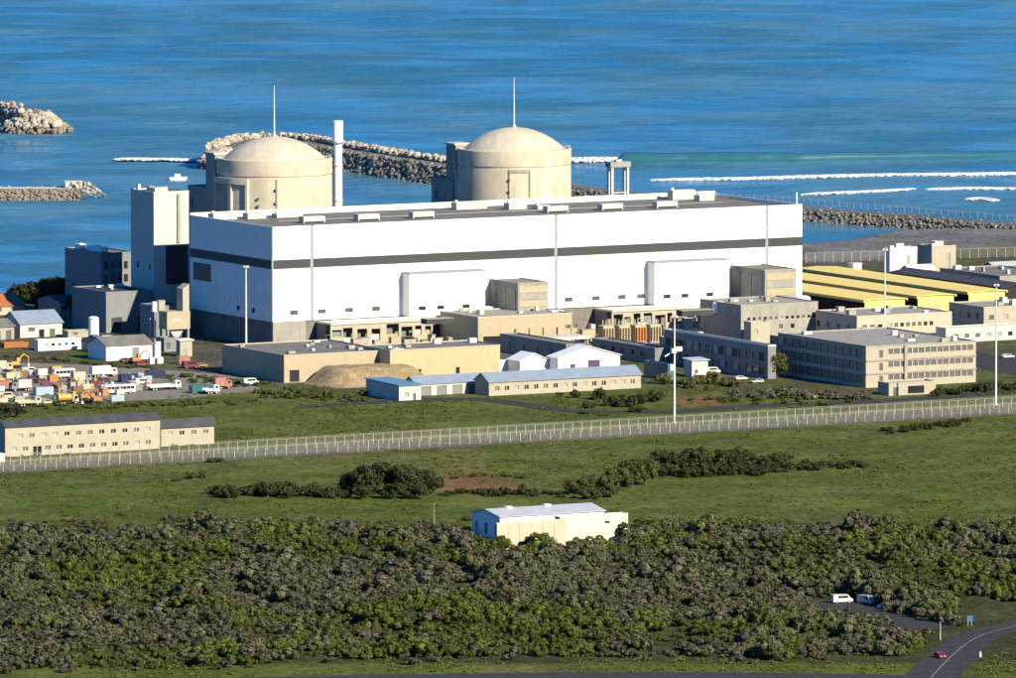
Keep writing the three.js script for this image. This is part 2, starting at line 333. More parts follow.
// ---------------------------------------------------------------- breakwaters
const rockPale = mat(0.47, 0.43, 0.36, 0.95, 'concrete', 3), rockDark = mat(0.21, 0.195, 0.165, 0.95, 'concrete', 3);
function boulderGeo(seed) {
  const g = new THREE.IcosahedronGeometry(1, 1), p = g.attributes.position;
  for (let i = 0; i < p.count; i++) {
    const v = new THREE.Vector3().fromBufferAttribute(p, i), k = 0.72 + 0.55 * fbm(v.x * 1.6 + seed * 7, v.y * 1.6 + v.z * 2.1, 2, seed);
    p.setXYZ(i, v.x * k, v.y * k * 0.82, v.z * k);
  }
  const f = flat(g); f.computeVertexNormals(); return metreUV(f);
}
const boulders = [1, 2, 3].map(boulderGeo);
function breakwater(name, label, pts, { crest = 5, road = 5, toe = 9, wall = 2, paleSide = 1, rockSize = 1.5, seed = 1, pave = M.gravel, paleUpTo = 1, headShare = 0.06, crestEnd }) {
  const root = thing(name, label, 'breakwater', 0, 0, 0);
  const curve = new THREE.CatmullRomCurve3(pts.map(([x, z]) => new THREE.Vector3(x, 0, z)), false, 'centripetal'), len = curve.getLength(), n = Math.round(len / 4);
  const crestAt = (t) => (crestEnd === undefined ? crest : lerp(crest, crestEnd, smooth(0.38, 0.6, t)));
  const P = [], I = [], RP = [], RI = [], rand = rng(seed);
  const at = [];
  for (let i = 0; i <= n; i++) {
    const c = curve.getPointAt(i / n), t = curve.getTangentAt(i / n), nx = -t.z, nz = t.x;
    at.push([c, nx, nz]);
    const cr = crestAt(i / n), tw = toe * (cr - SEA + 3) / (crest - SEA + 3);
    for (const [o, h] of [[-tw - road, SEA - 3], [-road, cr], [road, cr], [road + tw, SEA - 3]]) P.push(c.x + nx * o, h, c.z + nz * o);
    for (const o of [-road + 0.4, road - 0.4]) RP.push(c.x + nx * o, cr + 0.12, c.z + nz * o);
  }
  for (let i = 0; i < n; i++) {
    for (let k = 0; k < 3; k++) { const a = i * 4 + k; I.push(a, a + 4, a + 1, a + 1, a + 4, a + 5); }
    const b = i * 2; RI.push(b, b + 2, b + 1, b + 1, b + 2, b + 3);
  }
  for (const e of [0, n]) { const b = e * 4; I.push(b, b + 1, b + 2, b, b + 2, b + 3); }
  const geo = (p, ix) => { const g = new THREE.BufferGeometry(); g.setAttribute('position', new THREE.Float32BufferAttribute(p, 3)); g.setIndex(ix); const q = g.toNonIndexed(); q.computeVertexNormals(); return q; };
  part(root, 'core', geo(P, I), rockDark);
  part(root, 'crest_road', geo(RP, RI), pave);
  const count = Math.round(len * 14), M4 = new THREE.Matrix4(), Q = new THREE.Quaternion(), E = new THREE.Euler();
  const lists = [[], [], []];
  for (let i = 0; i < count; i++) {
    const head = rand() < headShare;
    const s = rand() ** (paleUpTo < 1 ? 1.25 : 1), c = curve.getPointAt(s), tg = curve.getTangentAt(s), nx = -tg.z, nz = tg.x, crest_ = crestAt(s), tw = toe * (crest_ - SEA + 3) / (crest - SEA + 3), side = rand() < 0.5 ? -1 : 1;
    const q = rand(), sea = side === paleSide;
    let o = side * (road + q * tw * 0.85), h = crest_ - q * (crest_ - SEA + 1);
    if (sea && s < paleUpTo && rand() < 0.55) { o = side * (road + rand() * 4 - 1); h = crest_ + rand() * wall; }
    let x = c.x + nx * o, z = c.z + nz * o;
    if (head) { const e = at[0], a = rand() * 6.28, r = (0.3 + rand() * 0.7) * (road + toe * 0.8); x = e[0].x + Math.cos(a) * r; z = e[0].z + Math.sin(a) * r; h = crest - (r - road) * 0.75; }
    const up = h > SEA + 2.2, pale = sea || (head && up);
    lists[i % 3].push([x, h, z, rockSize * (s < paleUpTo ? 1 : 0.6) * (0.55 + rand() * 0.9), rand() * 6.28, rand() * 6.28, pale && up && s < paleUpTo ? 0.6 + rand() * 0.6 : 0.33 + rand() * 0.26]);
  }
  lists.forEach((list, k) => {
    const im = new THREE.InstancedMesh(boulders[k], rockPale, list.length), col = new THREE.Color();
    list.forEach(([x, y, z, s, a, b, tone], i) => { M4.compose(new THREE.Vector3(x, y, z), Q.setFromEuler(E.set(a, b, a + b)), new THREE.Vector3(s, s, s)); im.setMatrixAt(i, M4); im.setColorAt(i, col.setRGB(tone, tone * 0.98, tone * 0.95)); });
    im.name = 'boulders'; im.castShadow = im.receiveShadow = true; im.userData = { kind: 'stuff' }; root.add(im);
  });
  return { root, at };
}
const dike = breakwater('harbour_breakwater', 'long boulder breakwater with a crest road curving behind both reactor domes',
  [[-119.2,-824.94], [-113.65,-866.73], [-102.59,-896.92], [-87.87,-882.27], [-68.09,-834.41], [-23.71,-744.36], [44.62,-639.89], [113.9,-556.69], [158.85,-511.39], [209.6,-452.59]], { crest: 4.4, paleSide: -1, road: 4.2, toe: 7.5, wall: 2, rockSize: 0.95, seed: 31, paleUpTo: 0.5, crestEnd: 1.2, pave: mat(0.2, 0.195, 0.185, 0.97, 'ground', 12) });
breakwater('boulder_breakwater', 'pale boulder mound breakwater at the upper left edge', [[-207.48,-1053.94], [-219.89,-1073.61], [-251.54,-1086.83]], { crest: 5, road: 5, toe: 14, wall: 3.5, paleSide: -1, rockSize: 1.1, seed: 41, headShare: 0.4 });
breakwater('low_pier', 'low dark stone pier with white top at the left edge', [[-171.36,-659.89], [-187.37,-659.89], [-227.41,-659.89]], { crest: 1.2, road: 6, toe: 5, wall: 0.4, paleSide: 0, rockSize: 0.6, seed: 51, pave: M.pale, headShare: 0.12 });
{
  const t = thing('pier_hut', 'small white hut on the tip of the low pier', 'hut', -174.22,-661.26, R(10), undefined, 1.2);
  part(t, 'wall', bx(-3.4, 3.4, 0, 2.6, -2, 2), M.pale); part(t, 'roof', bx(-3.7, 3.7, 2.6, 2.9, -2.3, 2.3), M.roofPale); part(t, 'door', bx(-0.6, 0.6, 0, 2.1, 2, 2.08), M.slate);
}
{
  const t = thing('motor_boat', 'tiny white boat on the water above the blue annex tower', 'boat', -135.47,-761.42, R(5), undefined, SEA + 0.2);
  const hull = prism([[-3.6, 0.9], [3.9, 1.1], [3.1, -0.3], [-3.3, -0.3]], -1.1, 1.1);
  part(t, 'hull', hull, M.tank); part(t, 'cabin', rb(-1.6, 1.0, 0.9, 2.3, -0.8, 0.8, 0.2), M.tank); part(t, 'windscreen', bx(0.9, 1.05, 1.4, 2.1, -0.7, 0.7), M.glass);
}
// ---------------------------------------------------------------- buildings
const rows = (a, b, n, w, y0, y1) => Array.from({ length: n }, (_, i) => { const c = a + (b - a) * (n === 1 ? 0.5 : i / (n - 1)); return [c - w / 2, c + w / 2, y0, y1]; });
// A building with its front left corner at x, z; the front runs along local x (length L), the depth W goes back along -z.
function building(name, label, category, [x, z, L, W, H], o = {}) {
  const root = thing(name, label, category, x, z, o.turn ?? TH, o.group, o.y || 0);
  const wall = o.wall || M.cream, roofM = o.roofM || M.roofGrey, T = 0.35, front = o.front || [], left = o.left || [];
  const pitched = o.roof === 'gable' || o.roof === 'gableFront' || o.roof === 'mono';
  const HW = pitched ? H : H - 0.55;
  const geos = [prism([[0, -0.3], [L, -0.3], [L, HW], [0, HW]], -T, 0, front), bx(T + 0.02, L - 0.01, -0.3, HW - 0.02, -W, -T - 0.02)];
  // left wall: drawn in x-y and turned so that its x runs back along -z
  const leftWall = turned(prism([[T + 0.01, -0.3], [W, -0.3], [W, HW], [T + 0.01, HW]], 0, T, left));
  if (o.leftM) part(root, 'end_wall', leftWall, o.leftM); else geos.push(leftWall);
  if (o.roof === 'gable') { const r = o.rise || 2; geos.push(turned(prism([[0.02, HW], [W - 0.02, HW], [W / 2, HW + r]], 0.01, L - 0.01))); }
  if (o.roof === 'gableFront') { const r = o.rise || 2; geos.push(prism([[0.02, HW], [L - 0.02, HW], [L / 2, HW + r]], -W + 0.01, -0.01)); }
  part(root, 'wall', geos, wall);
  const f = M.frame;
  const gl = (i) => o.glass || [M.glass, M.blind, M.glass, M.blindPale, M.blind][Math.floor(hash2(i, Math.round(L * 10), 71) * 5)];
  let wi = 0;
  for (const [a, b, c, d] of front) {
    const w = part(root, o.opening || 'window', bx(a, b, c, d, -T + 0.02, -T + 0.09), gl(wi++));
    if (o.sill && b - a < 6) part(w, 'sill', bx(a - 0.1, b + 0.1, c - 0.16, c - 0.01, -0.02, 0.12), f);
    if (o.mullion && b - a > 1.4) part(w, 'mullion', bx((a + b) / 2 - 0.06, (a + b) / 2 + 0.06, c, d, -T + 0.1, -T + 0.18), f);
  }
  for (const [a, b, c, d] of left) part(root, o.opening || 'window', bx(T - 0.09, T - 0.02, c, d, -b, -a), gl(wi++));
  if (o.doors) for (const [a, b, d] of o.doors) { const q = part(root, 'door', bx(a, b, 0, d, 0.003, 0.09), o.doorM || M.slate); part(q, 'door_frame', [bx(a - 0.14, a - 0.003, 0, d + 0.14, 0.003, 0.15), bx(b + 0.003, b + 0.14, 0, d + 0.14, 0.003, 0.15), bx(a, b, d + 0.003, d + 0.14, 0.003, 0.15)], f); }
  if (o.roof === 'gable') {
    const r = o.rise || 2, e = 0.5, k = r / (W / 2);
    part(root, 'roof', turned(prism([[-e, HW - e * k + 0.03], [W / 2, HW + r + 0.03], [W + e, HW - e * k + 0.03], [W + e, HW - e * k + 0.22], [W / 2, HW + r + 0.24], [-e, HW - e * k + 0.22]], -e, L + e)), roofM);
  } else if (o.roof === 'gableFront') {
    const r = o.rise || 2, e = 0.5, k = r / (L / 2);
    part(root, 'roof', prism([[-e, HW - e * k + 0.03], [L / 2, HW + r + 0.03], [L + e, HW - e * k + 0.03], [L + e, HW - e * k + 0.22], [L / 2, HW + r + 0.24], [-e, HW - e * k + 0.22]], -W - e, e), roofM);
  } else if (o.roof === 'mono') {
    part(root, 'roof', turned(prism([[-0.6, HW + 0.03], [W + 0.6, HW + 0.03 + (o.rise || 1)], [W + 0.6, HW + 0.28 + (o.rise || 1)], [-0.6, HW + 0.28]], -0.5, L + 0.5)), roofM);
    part(root, 'upper_wall', turned(prism([[0.4, HW], [W, HW], [W, HW + (o.rise || 1)]], 0.02, L - 0.02)), wall);
  } else {
    part(root, 'roof', bx(0.3, L - 0.3, HW + 0.003, HW + 0.16, -W + 0.3, -0.3), roofM);
    part(root, 'parapet', [bx(-0.06, L + 0.06, HW + 0.003, H, -0.29, 0.06), bx(-0.06, L + 0.06, HW + 0.003, H, -W - 0.06, -W + 0.29), bx(-0.06, 0.29, HW + 0.003, H, -W + 0.3, -0.3), bx(L - 0.29, L + 0.06, HW + 0.003, H, -W + 0.3, -0.3)], o.parapetM || wall);
  }
  if (!pitched && L > 9 && W > 9) { // air handlers, hatches and ducts on the flat roof
    const q = rng(Math.round(L * 31 + W * 7)), n = Math.min(9, 2 + Math.floor(L * W / 180));
    for (let i = 0; i < n; i++) { const a = 1.5 + q() * (L - 5), b = -W + 2 + q() * (W - 6), w = 0.8 + q() * 2, d = 0.8 + q() * 1.6, h = 0.6 + q() * 1.1; part(root, 'roof_unit', rb(a, a + w, HW + 0.165, HW + 0.165 + h, b, b + d, 0.08), [M.pale, M.galvanised, M.concrete, M.domeGrey][Math.floor(q() * 4)]); }
  }
  return root;
}
// ---------------------------------------------------------------- turbine hall
const HALL = [-78.19,33.26,204.09,59.44,40.21];
{
  const [x, z, L, W, H] = HALL, t = thing('turbine_hall', 'huge white turbine hall with a dark band along its walls', 'hall', x, z);
  const y1 = 8.6, y2 = 26.1, y3 = 29.1, D = 0.5;
  part(t, 'core', bx(D + 0.03, L - D, 0, H - 1.6, -W + D, -D - 0.03), M.concreteDark);
  const jo = [14.99, 107.87, 190.24], ed = [0, ...jo, L];
  const vents = [8.24, 18.75, 28.92, 39.11, 112.74, 123.34, 133.43, 140.82];
  for (let i = 0; i < 4; i++) {
    const a = ed[i] + (i ? 0.55 : 0), b = ed[i + 1] - (i < 3 ? 0.55 : 0);
    part(t, 'upper_cladding', prism([[a, y3], [b, y3], [b, H], [a, H]], -D, 0), M.white);
    const hs = vents.filter((v) => v > a + 2 && v < b - 2).map((v) => [v - 1.5, v + 1.5, 10.7, 12.1]);
    part(t, 'lower_cladding', prism([[a, y1], [b, y1], [b, y2], [a, y2]], -D, 0, hs), M.white);
    for (const [h0, h1, h2, h3] of hs) { const v = part(t, 'vent', bx(h0, h1, h2, h3, -D + 0.02, -D + 0.1), M.dark); part(v, 'louvre', [0.3, 0.65, 1.0].map((q) => bx(h0, h1, h2 + q, h2 + q + 0.08, -D + 0.12, -0.1)), M.joint); }
    part(t, 'dark_band', bx(a, b, y2 + 0.003, y3 - 0.003, -D, -0.16), M.band);
  }
  for (const j of jo) part(t, 'expansion_joint', bx(j - 0.545, j + 0.545, y1, H - 0.1, -D, -0.12), M.joint);
  // the end wall
  const win = [44.04, 57.23], wv = [[24.42 - 1.2, 24.42 + 1.2], [13.61 - 1.2, 13.61 + 1.2]];
  part(t, 'upper_cladding', turned(prism([[D, y3], [W, y3], [W, H], [D, H]], 0, D)), M.white);
  part(t, 'lower_cladding', turned(prism([[D, y1], [W, y1], [W, y2], [D, y2]], 0, D, [[win[0], win[1], 18.6, 24.6], ...wv.map(([a, b]) => [a, b, 10.7, 12.3])])), M.white);
  part(t, 'dark_band', bx(0.16, D, y2 + 0.003, y3 - 0.003, -W, -D - 0.003), M.band);
  part(t, 'corner_trim', bx(-0.08, 0.5, y1, H + 0.05, -0.499, 0.08), M.joint);
  part(t, 'large_window', bx(0.36, 0.44, 18.6, 24.6, -win[1], -win[0]), M.glass);
  for (const [a, b] of wv) part(t, 'vent', bx(0.36, 0.44, 10.7, 12.3, -b, -a), M.dark);
  part(t, 'plinth_wall', [bx(0.75, 1.4, 0, y1 - 0.01, -W, -1), bx(12.9, L, 0, y1 - 0.01, -1.4, -0.75)], M.slate);
  part(t, 'concrete_pier', bx(0.3, 12.6, 0, y1 - 0.02, -1.2, 0.1), M.concrete);
  // roof
  part(t, 'roof', bx(D + 0.05, L - D, H - 1.5, H - 1.2, -W + D, -D - 0.05), M.roofGrey);
  part(t, 'rear_parapet', bx(0, L, H - 1.8, H + 0.7, -W, -W + 0.45), M.white);
  part(t, 'side_parapet', bx(L - 0.45, L, y1, H, -W + 0.5, -D - 0.02), M.white);
  for (const c of [18.75, 39.49, 60.36, 112.12, 133.43, 154.87]) {
    const v = part(t, 'roof_vent', rb(c + 4, c + 12.2, H - 1.2, H + 1.1, -24, -20.6, 0.15), M.pale); part(v, 'grille', bx(c + 4.4, c + 11.8, H - 1.05, H - 0.55, -20.59, -20.5), M.dark);
  }
  for (const [px0, w, d, h] of [[3, 9, -52, 2.2], [15, 7, -50, 2.0], [26, 10, -50, 1.4], [96, 12, -52, 2.4], [112, 7, -44, 2.2], [121, 5, -40, 1.4], [182, 9, -54, 3.4], [188, 6, -46, 2]]) part(t, 'roof_plant', [rb(px0, px0 + w, H - 1.2, H - 1.2 + h, d, d + 4, 0.15), bx(px0 + 0.6, px0 + 1.6, H - 1.2, H - 0.4 + h, d + 1, d + 2)], M.pale);
  part(t, 'walkway', bx(20, L - 12, H - 1.18, H - 1.02, -35, -33.6), M.concrete);
  part(t, 'vent_pipe', cyl(0.3, 0.3, H - 1.2, H + 4, 10, L - 1, -2), M.tank);
}
// the two white projecting bays on the long wall
for (const [a, b, lab] of [[48.96, 77.53, 'left white projecting bay on the long wall of the turbine hall'], [143.16, 172.12, 'right white projecting bay on the long wall of the turbine hall']]) {
  const [x, z] = HALL, c = Math.cos(TH), s = Math.sin(TH), t = thing('projecting_bay', lab, 'bay', x + a * c, z - a * s), w = b - a, P = 5.2;
  const hs = [[3.5, 6.2], [10.5, 13.2], [20.2, 22.9]].map(([p, q]) => [p, q, 10.7, 12]);
  part(t, 'front_cladding', prism([[0, 8.7], [w, 8.7], [w, 22.9], [0, 22.9]], P - 0.4, P, hs), M.white);
  part(t, 'body', bx(0, w, 8.7, 22.9, 0.05, P - 0.42), M.white);
  part(t, 'roof_edge', bx(-0.2, w + 0.2, 22.92, 23.3, 0.05, P + 0.25), M.joint); part(t, 'corner_trim', bx(w + 0.003, w + 0.3, 8.7, 22.9, 0.05, P + 0.1), M.joint);  // grey corner piece stands for a shadow gap along the bay edge
  for (const [p, q, r, u] of hs) part(t, 'vent', bx(p, q, r, u, P - 0.38, P - 0.3), M.dark);
}
// the two concrete stair blocks in front of it
for (const [bxs, lab] of [[[3.34,9.96,11.47,22.11,11.05], 'grey beige concrete block on the annexe roof between the two bays'], [[86.82,-32.58,12.17,24.13,11.86], 'grey beige concrete block by the right end of the turbine hall']]) {
  const [x, z, L, W, H] = bxs, t = thing('concrete_block', lab, 'rooftop block', x, z, TH, undefined, 8.62);
  part(t, 'wall', bx(0, L, 0, H - 0.5, -W, 0), M.concrete);
  part(t, 'parapet', [bx(-0.15, L + 0.15, H - 0.497, H, -0.5, 0.15), bx(-0.15, L + 0.15, H - 0.497, H, -W - 0.1, -W + 0.4), bx(-0.15, 0.4, H - 0.497, H, -W + 0.4, -0.5), bx(L - 0.4, L + 0.15, H - 0.497, H, -W + 0.4, -0.5)], M.concrete);
  part(t, 'roof', bx(0.4, L - 0.4, H - 0.49, H - 0.3, -W + 0.4, -0.5), M.roofGrey);
  for (let r = 0; r < 4; r++) part(t, 'panel', bx(0.5, L - 0.5, 0.5 + r * (H - 1.5) / 4, 0.5 + (r + 0.88) * (H - 1.5) / 4, 0.003, 0.14), r % 2 ? M.beige : M.concrete);
  for (let k = 0; k < 3; k++) part(t, 'louvre_panel', bx(-0.16, -0.003, 1 + k * 0.2, H - 2, -W + 1 + k * (W - 2) / 3, -W + 0.4 + (k + 1) * (W - 2) / 3), M.domeGrey);
}
// ---------------------------------------------------------------- reactor buildings
function sector(a0, a1, y0, y1, r0, r1, seg = 14) {     // curved slab; angles in degrees from +z towards +x
  const s = new THREE.Shape(), pt = (a, r) => [r * Math.sin(R(a)), -r * Math.cos(R(a))];
  for (let i = 0; i <= seg; i++) { const [x, y] = pt(lerp(a0, a1, i / seg), r1); i ? s.lineTo(x, y) : s.moveTo(x, y); }
  for (let i = seg; i >= 0; i--) s.lineTo(...pt(lerp(a0, a1, i / seg), r0));
  return new THREE.ExtrudeGeometry(s, { depth: y1 - y0, bevelEnabled: false }).rotateX(-Math.PI / 2).translate(0, y0, 0);
}
function reactor(label, px, pz, left) {
  const t = thing('reactor_building', label, 'reactor building', px, pz, 0);
  const v = (x, y) => new THREE.Vector2(x, y), RB = 19.7;
  part(t, 'containment_wall', new THREE.LatheGeometry([v(RB, 0), v(RB, 50.1), v(RB - 0.35, 50.2), v(RB - 0.35, 50.75), v(RB + 0.1, 50.85), v(RB + 0.1, 55.9), v(RB - 0.1, 56.15), v(RB - 0.8, 56.15), v(RB - 0.85, 55.3), v(17.2, 55.3)], 96), M.domeConcrete);
  const cap = []; for (let i = 0; i <= 24; i++) { const q = i / 24, r = 17.75 * (1 - q); cap.push(v(r, 55.35 + 7.9 * (1 - (r / 17.75) ** 2) ** 0.86)); }
  const dome = part(t, 'dome', new THREE.LatheGeometry(cap, 96), M.domeConcrete);
  part(dome, 'dome_ring', new THREE.LatheGeometry([v(18.1, 55.3), v(18.1, 55.85), v(17.5, 55.95), v(17.3, 55.7)], 96), M.domePale);
  const mast = part(t, 'lightning_mast', [cyl(0.34, 0.2, 62.9, 72, 10), cyl(0.2, 0.1, 72, 80.6, 10)], M.pole); part(mast, 'mast_base', cyl(0.9, 0.7, 62.8, 63.9, 14), M.domePale);
  const rail = []; for (let i = 0; i < 48; i++) { const a = i / 48 * 6.2832; rail.push(bar([19.3 * Math.cos(a), 56.1, 19.3 * Math.sin(a)], [19.3 * Math.cos(a), 57.1, 19.3 * Math.sin(a)], 0.05, 4)); }
  part(t, 'guard_rail', [...rail, new THREE.TorusGeometry(19.3, 0.05, 4, 96).rotateX(Math.PI / 2).translate(0, 57.1, 0)], M.galvanised);
  // wall strips and panels; grey strips on the right dome paint shadow lines
  if (left) {
    const f = part(t, 'hatch_frame', [sector(-76, -72.5, 30, 50, RB + 0.003, RB + 1.3), sector(-48, -43.5, 30, 48, RB + 0.003, RB + 1.3), sector(-27, -24.5, 30, 48, RB + 0.003, RB + 1.3), sector(-76, -24.5, 48.01, 50, RB + 0.003, RB + 1.35)], M.domePale);
    part(f, 'hatch_panel', sector(-72.4, -48.1, 30, 48, RB + 0.003, RB + 0.4), M.domeGrey); part(f, 'hatch_panel', sector(-43.4, -27.1, 30, 48, RB + 0.003, RB + 0.4), M.domePale);
    part(t, 'wall_strip', sector(3.2, 4.3, 34, 50, RB + 0.003, RB + 0.35), M.domeGrey);
    for (const [a, y] of [[3, 46], [3, 41.5], [3.6, 37], [-14, 40.5], [-14, 43], [12, 39]]) part(t, 'wall_bracket', sector(a - 0.8, a + 0.8, y, y + 0.9, RB + 0.36, RB + 0.8, 3), M.concreteDark);
  } else {
    part(t, 'wall_strip', [sector(-5.2, -4, 30, 50, RB + 0.003, RB + 0.4), sector(15.2, 16.4, 30, 50, RB + 0.003, RB + 0.4), sector(-4, 15.2, 49, 50, RB + 0.003, RB + 0.4)], M.domeGrey);  // darker outline strips: shadow lines of a recess put into the concrete colour
    part(t, 'wall_panel', sector(24, 40, 30, 47, RB + 0.003, RB + 0.12), M.domePale);
    part(t, 'pilaster', sector(-84, -79, 20, 48.5, RB + 0.003, RB + 0.9), M.domePale);
    for (const [a, y] of [[-4.6, 46], [-4.6, 42], [-4.6, 38]]) part(t, 'wall_bracket', sector(a - 0.8, a + 0.8, y, y + 0.9, RB + 0.41, RB + 0.8, 3), M.concreteDark);
  }
  // lift shaft on the left flank
  const c = Math.cos(TH), s = Math.sin(TH), shaft = (x0, z0, l, w, h0, h1) => bx(0, l, h0, h1, -w, 0).rotateY(TH).translate(x0, 0, z0);
  const sh = part(t, 'lift_shaft', shaft(-20.1, 2.6, 6, 7, 0, 57.2), M.concrete); part(sh, 'shaft_cap', shaft(-20.5, 2.9, 6.6, 7.6, 57.203, 57.8), M.domePale);
  return t;
}
reactor('left domed reactor building with framed hatch panels on its wall', -80.87,-103.91, true).position.set(-79.7, 0, -67.5);
reactor('right domed reactor building with a slim lightning mast', 2.11,-172.69, false).position.set(2.1, 0, -113);
// fuel buildings tucked behind, left of each dome
building('fuel_building', 'flat dark concrete fuel building left of the left dome', 'building', [-100.5, -66, 18, 19, 45.6], { wall: M.concrete, left: rows(4, 15, 2, 3, 38, 41) });
building('fuel_building', 'flat dark concrete fuel building left of the right dome', 'building', [-19.2, -110, 18, 15, 45.6], { wall: M.concrete, left: rows(4, 11, 2, 2.4, 38, 41) });
{
  const t = thing('vent_stack', 'slender white ventilation stack beside the left dome', 'chimney', -58.3, -84, TH);
  part(t, 'flue', cyl(1.5, 1.5, 0, 60.5, 28), M.tank); part(t, 'top_section', cyl(1.8, 1.8, 60.5, 67.5, 28), M.tank);
  for (const y of [20, 40, 52]) part(t, 'ring', cyl(1.75, 1.75, y, y + 0.4, 28), M.pale); part(t, 'platform', cyl(2.4, 2.4, 59.9, 60.2, 24), M.steel);
}
// ---------------------------------------------------------------- auxiliary block left of the hall, mostly in its shadow
{
  const t = building('auxiliary_tower', 'tall annexe tower behind the left end of the turbine hall', 'tower', [-119.8,-37.75,13.31,17.22,46.49], { wall: M.pale, parapetM: M.pale, left: rows(3, 12, 2, 1.6, 20, 22) });
  const [, , L, W, H] = [-119.8,-37.75,13.31,17.22,46.49];
  part(t, 'dark_opening_slab', bx(L * 0.34, L - 0.6, 15, 28, 0.01, 0.2), M.roofDark);  // flat dark slab; the shade inside the opening is put into its colour
  part(t, 'wall_pilaster', bx(L * 0.66, L * 0.74, 29, H - 1, 0.01, 0.7), M.domeGrey);
  part(t, 'roof_plant', rb(2, 7, H - 0.5, H + 1.1, -8, -3, 0.2), M.pale); part(t, 'roof_hatch', bx(0.5, 1.6, H - 0.5, H + 1.8, -14, -12.8), M.pale);
}
building('pump_house', 'blue grey pump house with grid windows left of the annexe tower', 'building', [-139.14,-72.46,12.25,27.58,22.98], { wall: M.slate, front: [0, 1, 2, 3].flatMap((r) => rows(2, 11.49 - 2, 4, 1.5, 4 + r * 4.4, 6.6 + r * 4.4)), left: rows(4, 20, 3, 3, 8, 11) });
{
  const [x, z, L, W, H] = [-139.14,-72.46,12.25,27.58,22.98];
  for (const [k, a, b, lab] of [[0, 1, -20, 'white cooling unit at the left corner of the pump house roof'], [1, 1.5, -8, 'long white cooling unit over the pump house roof edge']]) {
    const c = Math.cos(TH), s = Math.sin(TH), t = thing('cooling_unit', lab, 'cooling unit', x + a * c + b * s, z - a * s + b * c, TH, undefined, H - 0.36);
    const w = k ? 3 : 2.4, d = k ? 9 : 4; part(t, 'casing', rb(0, w, 0.2, 2.1, -d / 2, d / 2, 0.12), M.tank); part(t, 'fan', cyl(0.7, 0.7, 2.1, 2.4, 16, w / 2, 0), M.steel); part(t, 'feet', [bx(0.2, 0.5, 0, 0.2, -d / 2 + 0.3, d / 2 - 0.3), bx(w - 0.5, w - 0.2, 0, 0.2, -d / 2 + 0.3, d / 2 - 0.3)], M.steel);
  }
}
building('workshop', 'low blue grey workshop standing before the pump house', 'building', [-135.43,-22.55,17.38,25.63,13.86], { wall: M.slate, roofM: M.roofDark, front: rows(4, 14, 2, 4, 0.2, 5) , opening: 'bay_door', glass: M.roofDark });
building('switch_room', 'dark flat switch room squeezed against the hall end', 'building', [-117.93,-3.74,11.29,11.84,10.76], { wall: M.slate, roofM: M.roofDark, front: rows(2, 8, 2, 2, 3, 5) });
building('store_shed', 'low dark store shed on the shore left of the pump house', 'shed', [-153.5,-80.26,9.19,16.98,5.5], { wall: M.slate, roofM: M.roofDark, roof: 'gable', rise: 1.5, doors: [[3, 6, 3]] });
// ---------------------------------------------------------------- annexes along the front of the turbine hall
const hc = Math.cos(TH), hs_ = Math.sin(TH);
const site = (u, v) => [HALL[0] + u * hc + v * hs_, HALL[1] - u * hs_ + v * hc];
function openAnnexe(label, u0, u1, v1, H, step, seed) {
  const [x, z] = site(u0, 0), L = u1 - u0, t = thing('lean_to_annexe', label, 'annexe', x, z), r = rng(seed);
  part(t, 'roof', bx(0, L, H - 0.6, H, 0.2, v1 + 0.5), M.pale);
  part(t, 'body', bx(0.1, L - 0.1, 0, H - 0.61, 0.2, v1 - 3.2), M.concreteDark);
  const holes = []; let c = 0.8;
  while (c < L - 4) { const w = step * (0.35 + r() * 0.5); holes.push([c, Math.min(c + w, L - 0.8), r() < 0.5 ? 0.2 : 2.4 + r() * 1.4, H - 1.1 - r() * 1.6]); c += w + 0.5 + r() * r() * 3.2; }
  part(t, 'front_wall', prism([[0.1, 0], [L - 0.1, 0], [L - 0.1, H - 0.61], [0.1, H - 0.61]], v1 - 0.4, v1, holes), M.cream);
  holes.forEach(([a, b, y0, y1], i) => { if (i % 3 !== 2) part(t, 'bay_panel', bx(a + 0.05, b - 0.05, y0, y0 + (y1 - y0) * (0.3 + 0.5 * r()), v1 - 0.9, v1 - 0.6), [M.beige, M.steel, M.slate, M.pale][Math.floor(r() * 4)]); });
  for (const y of [H + 0.25, H + 0.75]) part(t, 'pipe', bar([1, y, v1 - 1.2], [L - 1, y, v1 - 1.2], 0.2, 8), M.galvanised);
  return t;
}
openAnnexe('low annexe with dark open bays along the left foot of the turbine hall', 16.49, 74.09, 10, 8.2, 5.6, 61);
openAnnexe('low annexe with dark open bays along the right foot of the turbine hall', 122.57, 170.16, 12, 8.2, 5, 62);
building('central_annexe', 'beige flat-roofed annexe under the left concrete block', 'annexe', [-9.93,36.92,35.7,26.26,10.63], { wall: M.beige, roofM: M.concrete, parapetM: M.pinkish, front: [[2, 9, 1, 4], ...rows(34, 37, 2, 1.6, 5.4, 6.6), ...rows(14, 30, 4, 0.6, 0.3, 6)] });
{
  const [x, z] = [10.53,55.08], t = thing('entrance_canopy', 'pale slab canopy jutting out below the central annexe', 'canopy', x, z);
  part(t, 'slab', bx(0, 19, 4.2, 5.2, -9, 0), M.pale); for (const a of [0.6, 6.5, 12.4, 18]) part(t, 'column', bx(a, a + 0.6, 0, 4.2, -0.9, -0.3), M.concrete); part(t, 'end_wall', bx(17.6, 18.9, 0, 4.19, -8.9, -1), M.pale);
}
